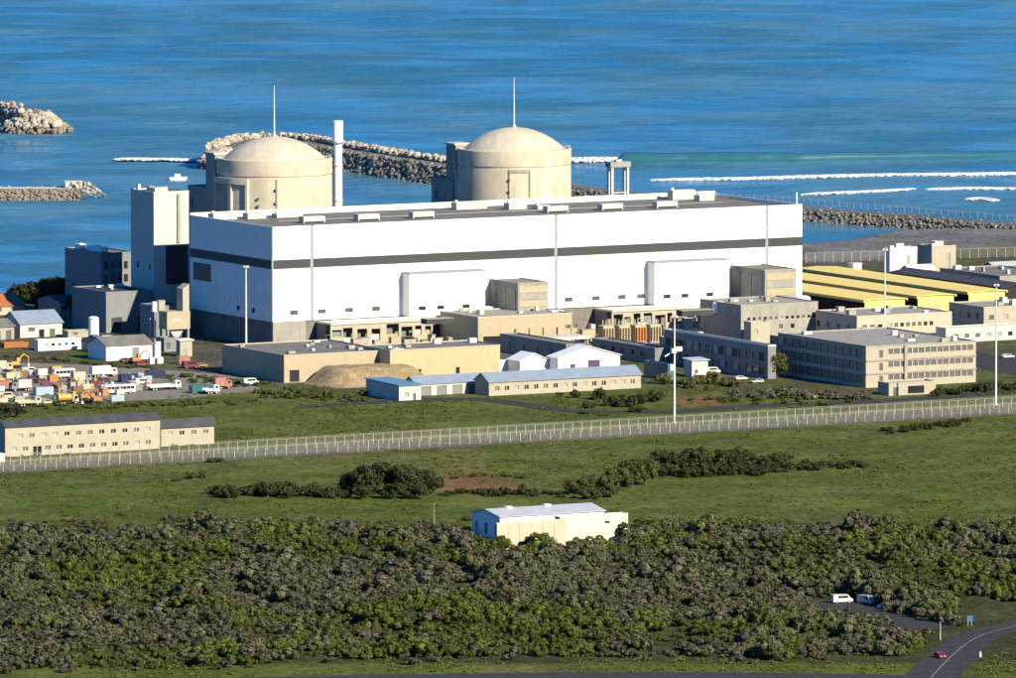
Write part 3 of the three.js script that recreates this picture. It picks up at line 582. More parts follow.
// transformers between annexe and yard
const transformerSpots = [[32.61,18.56, 'first transformer'], [37.96,16.71], [43.31,14.87], [48.34,13.01]];
transformerSpots.forEach(([x, z], i) => {
  const t = thing('transformer', ['ochre transformer nearest the central annexe', 'ochre transformer second from the central annexe', 'ochre transformer third from the central annexe', 'ochre transformer next to the tall lamp mast'][i], 'transformer', x, z, TH, 'transformers before the turbine hall');
  part(t, 'tank', rb(-2.1, 2.1, 0.4, 6.2, -2, 2, 0.25), M.buff); part(t, 'base', bx(-2.4, 2.4, 0, 0.4, -2.2, 2.2), M.concrete);
  for (let k = 0; k < 4; k++) part(t, 'cooling_fin', bx(-1.8 + k * 1.05, -1.4 + k * 1.05, 1, 5.4, 2.003, 2.8), i === 2 ? M.orange : M.beige);
  for (const a of [-1.2, 0, 1.2]) part(t, 'bushing', [cyl(0.22, 0.12, 6.2, 8.1, 10, a, 0)], M.steel);
});
building('control_annexe', 'beige concrete annexe with a row of small windows at the hall right end', 'annexe', [77.8,7.45,29.91,27.3,12.07], { wall: M.concrete, roofM: M.concrete, front: [...rows(3, 28.5, 13, 1.1, 6.6, 7.7), ...rows(15.5, 20, 2, 1.5, 3.4, 5)], sill: true });
building('lift_room', 'small beige block in front of the control annexe', 'block', [80.87,18.56,7.34,4.61,7.35], { wall: M.cream, roofM: M.concrete, front: [[1.2, 2.6, 3.4, 4.8]] });
const tankAt = (label, x, z, r, h, y, domed = true) => { const t = thing('storage_tank', label, 'tank', x, z, 0, undefined, y); part(t, 'shell', cyl(r, r, 0, h, 24), M.tank); if (domed) part(t, 'top', new THREE.SphereGeometry(r, 20, 6, 0, 6.2832, 0, Math.PI / 2).scale(1, 0.4, 1).translate(0, h, 0), M.tank); part(t, 'rim', cyl(r + 0.12, r + 0.12, h - 0.25, h - 0.05, 24), M.steel); return t; };
tankAt('white domed tank on the annexe roof, left of a pair', -11.03,3.45, 2.1, 2.2, 8.25); tankAt('white domed tank on the annexe roof, right of a pair', -6.68,3.45, 1.8, 2.4, 8.25);
tankAt('white tank before the right bay, left of two', 70.76,-8.09, 2.1, 3, 8.22); tankAt('white tank before the right bay, next to the right concrete block', 75.21,-11.96, 2.1, 3, 8.22);
tankAt('short white tank at the right foot of the turbine hall', 99.85,-39.27, 2.6, 2, 8.3);
{ const [x, z] = [16.01,11.1], t = thing('plant_box', 'small white plant box right of the left concrete block', 'plant box', x, z, TH, undefined, 8.35); part(t, 'casing', rb(-2.2, 2.2, 0.05, 2.3, -1.5, 1.5, 0.1), M.tank); part(t, 'grille', bx(-1.8, 1.8, 0.5, 1.8, 1.5, 1.56), M.steel); }
{ const [x, z] = [62.5,3.45], t = thing('dark_louvre_box', 'long dark louvred box before the right bay', 'plant box', x, z, TH, undefined, 8.25); part(t, 'casing', bx(-6, 6, 0, 1.8, -2, 2), M.roofDark); part(t, 'lid', bx(-6.2, 6.2, 1.8, 2, -2.2, 2.2), M.concrete); }
{ const [x, z] = [-23.52,33.85], t = thing('dark_louvre_box', 'long dark louvred box before the left bay', 'plant box', x, z, TH, undefined, 8.25); part(t, 'casing', bx(-5, 5, 0, 1.6, -2, 2), M.roofDark); part(t, 'lid', bx(-5.2, 5.2, 1.6, 1.8, -2.2, 2.2), M.concrete); }

// ---------------------------------------------------------------- flat stores in front of the hall
building('flat_store', 'long low store with a shaded end wall and grey flat roof', 'store', [-71.47,156.6,38.78,43.01,8.97], { wall: M.beige, roofM: M.roofGrey, left: [], parapetM: M.cream, front: [[2, 5.5, 0.2, 4]], opening: 'bay_door', glass: M.dark });
building('buff_store', 'buff flat-roofed store with a plain bright front wall', 'store', [-37.77,146.38,40.24,20.35,9.64], { wall: M.buff, roofM: M.roofGrey, parapetM: M.cream, front: [[10, 11.4, 1, 3], [24, 25.4, 1, 3]] });
{
  const [x, z] = [-38.13,142.97], t = thing('loading_ramp', 'white loading ramp hut between the two flat stores', 'hut', x, z);
  part(t, 'wall', bx(0, 3.4, 0, 9.6, 0.1, 3), M.pale); part(t, 'roof', bx(-0.3, 3.7, 9.6, 9.9, 0, 3.3), M.roofPale); part(t, 'door', bx(1, 2.2, 0, 2.2, 3.003, 3.08), M.roofRed);
}
{ // tan earth bank piled against the stores
  const [x, z] = [-66.22,163.37], n = 60, k = 14, P = [], I = [], L = 41;
  for (let i = 0; i <= n; i++) for (let j = 0; j <= k; j++) {
    const u = i / n * L, v = j / k, e = smooth(0, 9, u) * smooth(L, L - 7, u), h = 5.4 * e * smooth(1, 0.38, v) * (0.9 + 0.16 * fbm(u / 6, v * 3, 3, 301)) - 0.05;
    P.push(x + u * hc + (1 + v * 22) * hs_, h, z - u * hs_ + (0.6 + v * 22) * hc - 6);
  }
  for (let i = 0; i < n; i++) for (let j = 0; j < k; j++) { const a = i * (k + 1) + j; I.push(a, a + 1, a + k + 1, a + 1, a + k + 2, a + k + 1); }
  const g = new THREE.BufferGeometry(); g.setAttribute('position', new THREE.Float32BufferAttribute(P, 3)); g.setIndex(I); g.computeVertexNormals();
  structure('earth_bank', metreUV(g), M.sandBank, 'tan earth bank piled against the front of the long low store', 'earth bank');
}
// prefabs with blue roofs
building('prefab_office', 'long cream prefab office with pale blue pitched roof', 'office', [-5.98,200.11,55.1,9.14,4.43], { wall: M.cream, roofM: M.roofBlue, roof: 'gable', rise: 2.4, front: rows(3, 55.1 - 3, 15, 1.5, 1.5, 2.9), mullion: true, sill: true });
building('garage_block', 'white garage block with blue roof at the prefab office left end', 'garage', [-28.95,200.11,24.44,7.28,3.79], { wall: M.pale, roofM: M.roofBlue, roof: 'gable', rise: 2, front: rows(3.6, 24.44 - 4, 4, 3.6, 0, 2.9), opening: 'garage_door', glass: M.slate });
building('blue_cabin', 'blue-roofed cabin with a white front left of the garages', 'cabin', [-34.13,216.53,7.84,21.87,4.72], { wall: M.pale, roofM: mat(0.1, 0.25, 0.38, 0.5, 'ribs', 8), roof: 'mono', rise: 0.5, front: [[2, 3.4, 1.2, 2.6], [5, 6, 0, 2.2]] });
building('white_store', 'white low store behind the garage block', 'store', [-26.3,139.54,34.5,4.03,4.19], { wall: M.tank, roofM: M.roofPale, front: [...rows(2.4, 5, 2, 1.8, 1.6, 3.4), [15, 17, 1.6, 3.4], [21, 23, 1.6, 3.4]] });
building('gabled_shed', 'small white shed with its gable to the front', 'shed', [3.86,132.67,10.31,7.96,4.84], { wall: M.tank, roofM: M.tank, roof: 'gableFront', rise: 2.2 });
building('gabled_shed', 'wide white shed with a purple door under its gable', 'shed', [16.07,132.67,22.93,6.58,5.81], { wall: M.tank, roofM: M.tank, roof: 'gableFront', rise: 3.2, front: [[4.5, 6.4, 0, 3.6], [11, 15.5, 0, 4.6]], opening: 'door', glass: mat(0.06, 0.04, 0.11, 0.6) });
// blue grey blocks
building('blue_workshop', 'grey workshop between central annexe and white sheds', 'workshop', [18.93,83.72,6.74,44.49,5.9], { wall: M.blueWall, roofM: M.roofGrey, left: rows(8, 36, 4, 4, 0.4, 3.6), opening: 'bay_door', glass: M.slate });
building('blue_workshop', 'grey workshop below the row of transformers', 'workshop', [47.86,90.8,6.39,41.68,5.23], { wall: M.blueWall, roofM: M.roofGrey, left: rows(8, 34, 5, 2.4, 2, 3.6) });
building('service_block', 'long shaded service block, strip windows added to darken its side, pale roof edge', 'block', [83.31,142.97,2.97,66.86,10.94], { wall: M.blueWall, roofM: M.concrete, parapetM: M.pale, left: [1, 2].flatMap((k) => rows(4, 68, 16, 3.4, 1.2 + (k - 1) * 4.4, 3.8 + (k - 1) * 4.4)) });  // window rows added so that dark glass deepens the shaded side
{
  const t = building('office_block', 'cream office block with strip windows, those on the long side added to darken it', 'office', [113.62,173.47,40.97,54.94,13.38], { wall: M.cream, roofM: M.concrete, parapetM: M.concrete, glass: M.blind,
    front: [0, 1, 2].flatMap((k) => [...rows(5.6, 5.6, 1, 1.3, 1.2 + k * 4.1, 3.6 + k * 4.1), ...rows(10.4, 40.97 - 3.2, 7, 4.1, 2.2 + k * 4.1, 3.9 + k * 4.1)]), left: [0, 1, 2].flatMap((k) => rows(4, 58, 13, 4.1, 1.2 + k * 4.1, 4 + k * 4.1)), mullion: true });  // long-side window strips are added to darken the wall turned from the sun
  const L = 40.97; for (const y of [4.15, 8.35]) part(t, 'string_course', bx(-0.1, L + 0.1, y, y + 0.5, 0.003, 0.3), M.concrete);
  part(t, 'stair_tower', bx(14, 15.2, 0, 13, 0.003, 0.6), M.concrete);
}
building('entrance_porch', 'cream entrance porch below the office block', 'porch', [119.91,200.11,17.32,6.7,4.11], { wall: M.cream, roofM: M.concrete, front: [[1.6, 3.6, 0, 2.6], [7, 13, 0.4, 2.8]] });
{ const [x, z, L, W, H] = [119.88,25.93,6.2,1.93,5.67]; building('orange_door_hut', 'small pale hut with an orange door behind the office block', 'hut', [x, z, L, 6, H], { wall: M.pinkish, roofM: M.concrete, doors: [[2, 4.4, 4]], doorM: M.orange }); }
building('window_annexe', 'long beige annexe below the yellow sheds', 'annexe', [116.15,18.56,37.06,26.67,9.35], { wall: M.pinkish, roofM: M.concrete, front: [...rows(3, 9, 3, 1.8, 5, 6.2), ...rows(13, 29, 8, 1.4, 5, 6.4)], left: rows(5, 25, 4, 2, 4, 6), sill: true });
building('white_low_block', 'low white block at the right edge below the yellow sheds', 'block', [145.93,14.87,40.84,6.38,5.02], { wall: M.pale, roofM: M.concrete, front: rows(4, 38, 9, 1.8, 1.4, 2.8) });
building('cream_block', 'cream block with a shaded end wall at the right edge', 'block', [160.54,-26.34,26.24,22.56,8.46], { wall: M.cream, roofM: M.concrete, left: rows(4, 20, 4, 2, 4, 6), front: rows(3, 20, 4, 2, 4, 5.6) });
// ---------------------------------------------------------------- yellow sheds, end on
[[[122.6,-88.11,16.06,112.98,5.52], 'yellow shed nearest the turbine hall'], [[141.29,-99.94,14.54,114.44,5.88], 'middle yellow shed of three'], [[159.78,-119.85,14.67,114.79,5.57], 'yellow shed farthest from the turbine hall']].forEach(([d, lab]) => {
  const [x, z, L, W, H] = d, t = thing('yellow_shed', lab, 'shed', x, z, TH, 'yellow sheds');
  part(t, 'wall', [bx(0.3, L - 0.3, 0, H, -W, -0.3)], M.dark);  // near-black colour holds the shade on the long side walls
  part(t, 'front_wall', prism([[0, 0], [L, 0], [L, H], [0, H]], -0.29, 0, [[L * 0.3, L * 0.62, 0, H * 0.45]]), M.yellow); part(t, 'door', bx(L * 0.3, L * 0.62, 0, H * 0.45, -0.28, -0.2), M.buff);
  part(t, 'roof', prism([[-0.8, H + 0.02], [L * 0.5, H + 0.45], [L + 0.8, H + 0.02], [L + 0.8, H - 0.7], [L + 0.35, H - 0.7], [L + 0.35, H - 0.2], [L * 0.5, H + 0.1], [-0.35, H - 0.2], [-0.35, H - 0.9], [-0.8, H - 0.9]], -W - 0.5, 0.6), M.yellow);
});
building('dark_long_shed', 'long dark-sided shed with slate roof behind the yellow sheds', 'shed', [172.8,-152.18,15.66,75.62,4.21], { wall: M.dark, roofM: M.roofDark, roof: 'gableFront', rise: 1.2 });
building('depot', 'grey flat depot with pale units at the right edge', 'depot', [174.95,-210.23,25.16,40.84,3.57], { wall: M.concrete, roofM: M.roofGrey });
building('site_cabin', 'pale roofed cabin far right beyond the sheds', 'cabin', [175.3,-261.53,15.29,6.17,2.9], { wall: M.slate, roofM: M.roofPale, roof: 'gable', rise: 1 });
{ const [x, z] = [123.83,-222.91], t = thing('roof_plant_box', 'white plant box behind the yellow sheds', 'plant box', x, z); part(t, 'casing', rb(-1.8, 1.8, 0, 7, -1.8, 1.8, 0.2), M.tank); part(t, 'cap', bx(-2, 2, 7, 7.3, -2, 2), M.pale); }
for (const [d, lab, k] of [[[137.46,-252.88,11.36,4.17,10.11], 'white tower block with roof tank, nearer the turbine hall', 0], [[153.12,-265.87,10.16,9.71,9.78], 'cream tower block with roof tank, farther from the turbine hall', 1]]) {
  const [x, z, L, W, H] = d, t = building('tower_block', lab, 'tower', d, { wall: k ? M.cream : M.tank, roofM: M.concrete, front: [[L * 0.62, L * 0.76, 1, H - 3]], opening: 'slot_window', glass: M.domeGrey });
  part(t, 'roof_tank', rb(L * 0.3, L * 0.6, H - 0.4, H + 1.4, -W * 0.7, -W * 0.3, 0.3), M.pale); part(t, 'parapet_block', bx(0.2, 2, H + 0.01, H + 0.8, -2, -0.3), M.pale);
}
building('low_white_base', 'low white rendered store between the two tower blocks', 'store', [143.79,-231.42,10.05,5.51,3.95], { wall: M.tank, roofM: M.tank, roof: 'gable', rise: 1.4 });
// gantry behind the hall
{ const [x, z] = [41.78,-453.32], t = thing('portal_gantry', 'tall portal gantry behind the roof of the turbine hall', 'gantry', x, z, TH), h = 27.41;
  for (const a of [-3.4, 3.4]) for (const b of [-1.4, 1.4]) part(t, 'leg', bx(a - 0.45, a + 0.45, 0, h - 2.6, b - 0.4, b + 0.4), M.pale);
  const bm = part(t, 'beam', bx(-4.4, 4.4, h - 2.6, h - 0.6, -2.2, 2.2), M.concrete); part(bm, 'hoist', rb(-1.2, 1.2, h - 0.6, h + 0.2, -1, 1, 0.1), M.galvanised); part(t, 'brace', [bar([-3.4, h * 0.55, 1.4], [3.4, h * 0.55, 1.4], 0.25)], M.pale); }

// ---------------------------------------------------------------- works and yard buildings on the left
building('red_roof_house', 'red roofed house at the left edge by the shore', 'house', [-181.33,-88.11,16.83,15.71,3.1], { wall: M.pinkish, roofM: M.roofRed, roof: 'gable', rise: 3.4, front: rows(3, 12, 3, 1.4, 1.2, 2.6) });
building('grey_shed', 'grey pitched warehouse with pale gable wall left of the silo', 'warehouse', [-163.49,-3.74,15.7,13.68,4.71], { wall: M.pale, roofM: M.roofBlue, roof: 'gable', rise: 3.6, front: [[3, 5.5, 2, 3.4], [11, 13, 0, 2.6], [7, 9, 0, 2.6]] });
building('grey_lean_to', 'pale lean-to with dark doors at the left edge', 'shed', [-177.64,7.45,14.12,12.22,4.36], { wall: M.domeGrey, roofM: M.roofGrey, roof: 'gable', rise: 2, front: rows(4, 12, 3, 2, 0, 3) });
building('rust_skip_shed', 'low rust red shed before the pale lean-to', 'shed', [-166.99,33.26,8.86,3.01,1.66], { wall: M.rust, roofM: M.rust });
building('white_office', 'white flat office left of the blue tent', 'office', [-155.21,44.21,15.86,2.98,3.65], { wall: M.tank, roofM: M.roofPale, front: rows(3, 15.86 - 3, 5, 1.2, 1.4, 2.4) });
building('blue_tent', 'blue tarpaulin shed below the white silo', 'shed', [-132.98,55.08,1.1,16.18,2.97], { wall: mat(0.06, 0.13, 0.2, 0.6), roofM: mat(0.07, 0.15, 0.22, 0.6), roof: 'gable', rise: 2.6 });
tankAt('tall white silo with domed top by the blue tent', -137.95,18.56, 1.75, 8.6, 0);
building('white_workshop', 'white workshop with grey roof between the silo and the white column', 'workshop', [-131.32,80.17,16.85,13.12,4.92], { wall: M.tank, roofM: M.roofGrey, roof: 'gable', rise: 2.4, front: [[9.5, 12, 0, 4]], opening: 'bay_door', glass: M.slate });
building('grey_hut', 'low grey hut with flat roof behind the white silo', 'hut', [-147.41,-3.74,8.99,4.51,2.35], { wall: M.domeGrey, roofM: M.concrete, front: [[2, 3.4, 1, 2]] });
building('white_hut', 'small white hut right of the white silo', 'hut', [-134.49,25.93,3.34,1.48,3.33], { wall: M.tank, roofM: M.concrete, front: [[1, 2, 1, 2]] });
{ // hopper tower
  const [x, z, L, W, H] = [-113.23,25.93,8.58,2.92,11.33], t = thing('hopper_tower', 'ochre hopper tower with a tall fin by the hall end', 'tower', x, z);
  part(t, 'body', bx(0, L, 5.4, H, -6, 0), M.beige); part(t, 'fin', bx(L * 0.72, L, H + 0.003, H + 7.4, -5, -0.6), M.cream); part(t, 'fin_cap', prism([[L * 0.72, H + 7.41], [L, H + 7.41], [L, H + 9]], -5, -0.6), M.cream);
  for (const a of [0.2, L - 0.8]) for (const b of [-5.8, -0.8]) part(t, 'leg', bx(a, a + 0.6, 0, 5.4, b, b + 0.6), M.concrete); part(t, 'sign_plate', bx(2, 5, H * 0.72, H * 0.78, 0.003, 0.1), M.galvanised);
  part(t, 'hopper', prism([[1.4, 5.39], [L - 1.4, 5.39], [L * 0.6, 2.6], [L * 0.4, 2.6]], -4.6, -1.4), M.steel); part(t, 'ladder', bx(L + 0.02, L + 0.5, 0, H, -3, -2.4), M.steel);
}
{ const [x, z] = [-116.48,18.56], t = thing('tank_platform', 'pale platform with white tanks left of the hopper tower', 'platform', x, z);
  part(t, 'deck', bx(-2.5, 2.5, 10.6, 11, -2, 2), M.concrete); for (const a of [-2.2, 2]) for (const b of [-1.8, 1.6]) part(t, 'leg', bx(a, a + 0.25, 0, 10.6, b, b + 0.25), M.steel);
  part(t, 'drum', cyl(0.9, 0.9, 11, 14.2, 16, -1.4, 0), M.tank); part(t, 'box', rb(-0.2, 2.2, 11, 14.6, -1, 1, 0.1), M.domeGrey); }
building('canopy_kiosk', 'yellow-green kiosk with a wide white canopy under the hopper tower', 'kiosk', [-107.61,65.88,4.42,2.88,5.27], { wall: M.cream, roofM: M.tank, roof: 'mono', rise: 0.3, front: [[0.8, 2.4, 0, 2.2]] });
tankAt('white column silo in front of the white workshop', -114.41,87.26, 1.2, 7, 0, false);
building('white_gatehouse', 'tiny white gatehouse at the foot of the white column', 'hut', [-116.57,90.8,4.75,1.44,1.96], { wall: M.tank, roofM: M.roofPale, doors: [[1.6, 2.6, 1.8]], doorM: M.dark });
building('teal_cabin', 'dark teal cabin between the white column and the kiosk', 'cabin', [-113.48,47.84,4.82,5.81,4.64], { wall: M.slate, roofM: M.domeGrey, front: [[0.8, 2.2, 1, 3]] });
{ // two-storey hostel in the left foreground
  const d = [-148.82,389.44,51.44,6.05,8.92], t = building('long_hostel', 'long cream two storey hostel with dark roof at the left edge', 'hostel', d, { wall: M.cream, roofM: M.roofDark, roof: 'gable', rise: 1.6, mullion: true, sill: true, front: [...rows(3, d[2] - 4, 13, 1.7, 1.5, 2.7).filter((_, i) => i !== 2), [9.2, 12, 0, 2.7], ...rows(5, d[2] - 4, 12, 1.6, 5.4, 6.6)] });
}
building('hostel_wing', 'lower cream wing at the right end of the hostel', 'wing', [-103.73,358.48,17.83,1.97,6.16], { wall: M.cream, roofM: M.roofDark, roof: 'gable', rise: 1.6, mullion: true, sill: true, front: rows(3, 15, 4, 1.6, 3.2, 4.4) });
{ const [x, z] = [-149.27,403.95], t = thing('white_container', 'white container at the left edge below the hostel', 'container', x, z); part(t, 'shell', rb(-6, 1.2, 0, 2.5, -2.4, 0, 0.05), M.tank); part(t, 'door', bx(1.203, 1.26, 0.15, 2.35, -2.3, -0.1), M.pale); }
// ---------------------------------------------------------------- the lone building in the scrub
{
  const d = [-2.19,613.36,32.7,15.9,6.33], [x, z, L, W, H] = d;
  const t = building('pump_station', 'lone shed with white metal roof standing at the scrub edge', 'shed', d, { wall: M.tank, roofM: M.roofPale, roof: 'gable', rise: 1.3, left: rows(2.5, W - 2.5, 3, 1.6, 1, 4) });
  part(t, 'roof_vent', rb(6, 8, H + 0.9, H + 1.9, -W / 2 - 1, -W / 2 + 1, 0.2), M.tank); part(t, 'roof_vent', rb(18, 20, H + 0.9, H + 1.9, -W / 2 - 1, -W / 2 + 1, 0.2), M.tank);
}
{
  const [x, z, L, , H] = [-2.98,638.08,21.46,1.12,7.09], t = thing('screen_wall', 'pinkish cream screen wall in front of the lone shed', 'wall', x, z); part(t, 'panel', bx(0, L, 0, H, -0.4, 0), M.rosy); part(t, 'coping', bx(-0.1, L + 0.1, H + 0.003, H + 0.25, -0.5, 0.1), M.bright);
  for (let i = 1; i < 6; i++) part(t, 'pier', bx(L * i / 6 - 0.2, L * i / 6 + 0.2, 0, H - 0.2, 0.003, 0.1), M.pinkish);
}
building('cream_extension', 'bright cream windowless extension at the lone shed right end', 'extension', [14.16,625.77,21.31,2.79,7.67], { wall: M.bright, roofM: M.roofPale, front: [[14, 15.6, 5.2, 5.8]] });
// ---------------------------------------------------------------- roads, tracks, paved yards
function ribbon(name, pts, width, y, m, label, category = 'road') {
  const c = new THREE.CatmullRomCurve3(pts.map(([x, z]) => new THREE.Vector3(x, 0, z)), false, 'centripetal'), n = Math.max(8, Math.round(c.getLength() / 3)), P = [], I = [], U = [];
  for (let i = 0; i <= n; i++) { const p = c.getPointAt(i / n), t = c.getTangentAt(i / n), nx = -t.z, nz = t.x, w = Array.isArray(width) ? lerp(width[0], width[1], i / n) : width;
    for (const k of [-0.5, 0.5]) { P.push(p.x + nx * k * w, y, p.z + nz * k * w); U.push(p.x + nx * k * w, p.z + nz * k * w); } }
  for (let i = 0; i < n; i++) { const b = i * 2; I.push(b, b + 1, b + 2, b + 1, b + 3, b + 2); }
  const g = new THREE.BufferGeometry(); g.setAttribute('position', new THREE.Float32BufferAttribute(P, 3)); g.setAttribute('uv', new THREE.Float32BufferAttribute(U, 2)); g.setIndex(I); g.computeVertexNormals();
  return structure(name, g, m, label, category);
}
function sheet(name, pts, y, m, label, category = 'paving') {
  const s = new THREE.Shape(pts.map(([x, z]) => new THREE.Vector2(x, -z))), g = new THREE.ShapeGeometry(s).rotateX(-Math.PI / 2).translate(0, y, 0);
  const p = g.attributes.position, uv = g.attributes.uv; for (let i = 0; i < p.count; i++) uv.setXY(i, p.getX(i), p.getZ(i));
  return structure(name, g, m, label, category);
}
sheet('site_yard', [[-95.61,83.72], [-72.51,166.74], [-28.41,118.83], [62.92,69.46], [68,139.54], [94.26,118.83], [186.59,-33.94], [193.99,-168.57], [100.97,-111.86], [-81.81,47.84]], 0.03, M.asphaltOld, 'worn grey paved yard around the foot of the turbine hall');
sheet('car_park', [[-177.65,219.79], [-139.82,226.3], [-99.87,206.7], [-77.91,180.17], [-86.14,132.67], [-126.06,97.85], [-185.75,76.6]], 0.03, M.gravel, 'dusty gravel vehicle yard on the left', 'yard');
ribbon('site_road', [[-64.72,236.01], [-33.81,216.53], [-11.92,209.98], [3.75,226.3], [20.76,248.87], [47.05,252.06], [78.49,232.78], [110.09,219.79], [135.82,203.4], [175.19,173.47]], 9, 0.06, M.asphalt, 'dark site road winding behind the security fence');
ribbon('site_road', [[139.21,47.84], [157.28,83.72], [177.81,125.76]], [26, 30], 0.05, M.asphalt, 'broad dark tarmac right of the office block');
ribbon('patrol_track', [[-165.45,435.4], [-2.41,340.5], [176.73,236.01]], 21, 0.05, mat(0.19, 0.17, 0.125, 0.98, 'ground', 40), 'pale gravel patrol strip between the two security fences');
ribbon('main_road', mainRoad, 15, 0.05, M.asphalt, 'dark tarmac road along the bottom edge');
ribbon('side_road', sideRoad, [14, 10], 0.056, M.asphalt, 'tarmac side road curving up to the right edge');
ribbon('road_marking', sideRoad, 0.22, 0.064, M.concrete, 'pale centre line on the curving side road', 'marking');
ribbon('clearing', [[84.69,759.77], [92.95,781.94], [101.16,801.56], [107.82,818.76]], [16, 10], 0.06, M.asphalt, 'small tarmac clearing hidden in the scrub', 'paving');
const sandPath = [[-140.36,690.93], [-133.2,652.7], [-128.19,633.17], [-121.9,615.85]], sandPatches = [[-109.12,593.25, 5], [-77.32,645.41, 5], [-31.11,595.78, 9], [-45.25,572.86, 7], [26.36,482.7, 4]];
ribbon('sand_path', sandPath, [4.5, 3], 0.05, M.gravel, 'pale sandy footpath through the scrub at the left edge', 'path');

// ---------------------------------------------------------------- plants
const leafMat = (r, g, b) => { const m = new THREE.MeshPhysicalMaterial({ vertexColors: true, roughness: 1, specularIntensity: 0.12, side: THREE.DoubleSide }); m.color.setRGB(r, g, b); return m; };
// leaves gathered in clumps through a dome; unit size 1 across, `h` high, standing on y = 0
function crownGeo(seed, leaves, size, { clumps = 14, h = 0.7, lift = 0, squash = 0.5, spread = [0.12, 0.12] } = {}) {
  const r = rng(seed), P = [], N = [], C = [], c = [];
  for (let i = 0; i < clumps; i++) { const a = r() * 6.283, q = Math.sqrt(r()) * 0.4, up = r(); c.push([Math.cos(a) * q, lift + (0.18 + up * 0.62) * h * (1 - q * q * 2.2), Math.sin(a) * q, spread[0] + r() * spread[1], 0.7 + r() * 0.6]); }
  const v = new THREE.Vector3(), d = new THREE.Vector3(), e = new THREE.Vector3(), f = new THREE.Vector3();
  for (let i = 0; i < leaves; i++) {
    const k = c[Math.floor(r() * clumps)];
    d.set(r() * 2 - 1, r() * 2 - 0.7, r() * 2 - 1).normalize();
    const rad = k[3] * (0.55 + 0.5 * r());
    v.set(k[0] + d.x * rad, Math.max(0.01, k[1] + d.y * rad * squash * 1.5), k[2] + d.z * rad);
    e.set(r() - 0.5, r() - 0.5, r() - 0.5).normalize(); f.crossVectors(d, e).normalize(); e.crossVectors(f, d).addScaledVector(d, (r() - 0.5) * 0.6).normalize();
    const s = size * (0.6 + 0.8 * r()), t = k[4] * (0.7 + 0.6 * r());
    const q = [[-1, -0.6], [1, -0.5], [0.15, 1.1]].map(([a, b]) => new THREE.Vector3().copy(v).addScaledVector(f, a * s * 0.7).addScaledVector(e, b * s));
    f.crossVectors(q[1].clone().sub(q[0]), q[2].clone().sub(q[0])).normalize();
    for (const p of q) { P.push(p.x, p.y, p.z); N.push(f.x, f.y, f.z); C.push(t, t, t * 0.96); }
  }
  const g = new THREE.BufferGeometry();
  g.setAttribute('position', new THREE.Float32BufferAttribute(P, 3)); g.setAttribute('normal', new THREE.Float32BufferAttribute(N, 3)); g.setAttribute('color', new THREE.Float32BufferAttribute(C, 3));
  return g;
}
const scrubGeo = [1, 2, 3, 4, 5, 6].map((k) => crownGeo(k * 13, 520, 0.078, { clumps: 4 + k, h: 0.62 + (k % 3) * 0.12, spread: [0.16, 0.14] }));
const lonely = [[-11.44,625.77], [-2.15,657.53], [34.86,625.77], [35.66,562.54], [-10.59,562.54]];
const verge = [[112.53,803.73], [113.95,759.77], [142.95,759.77], [137.29,862.83]];
const islandPoly = [[111.71,942.67], [118.83,858.7], [139.83,816.63], [132.9,942.67]];
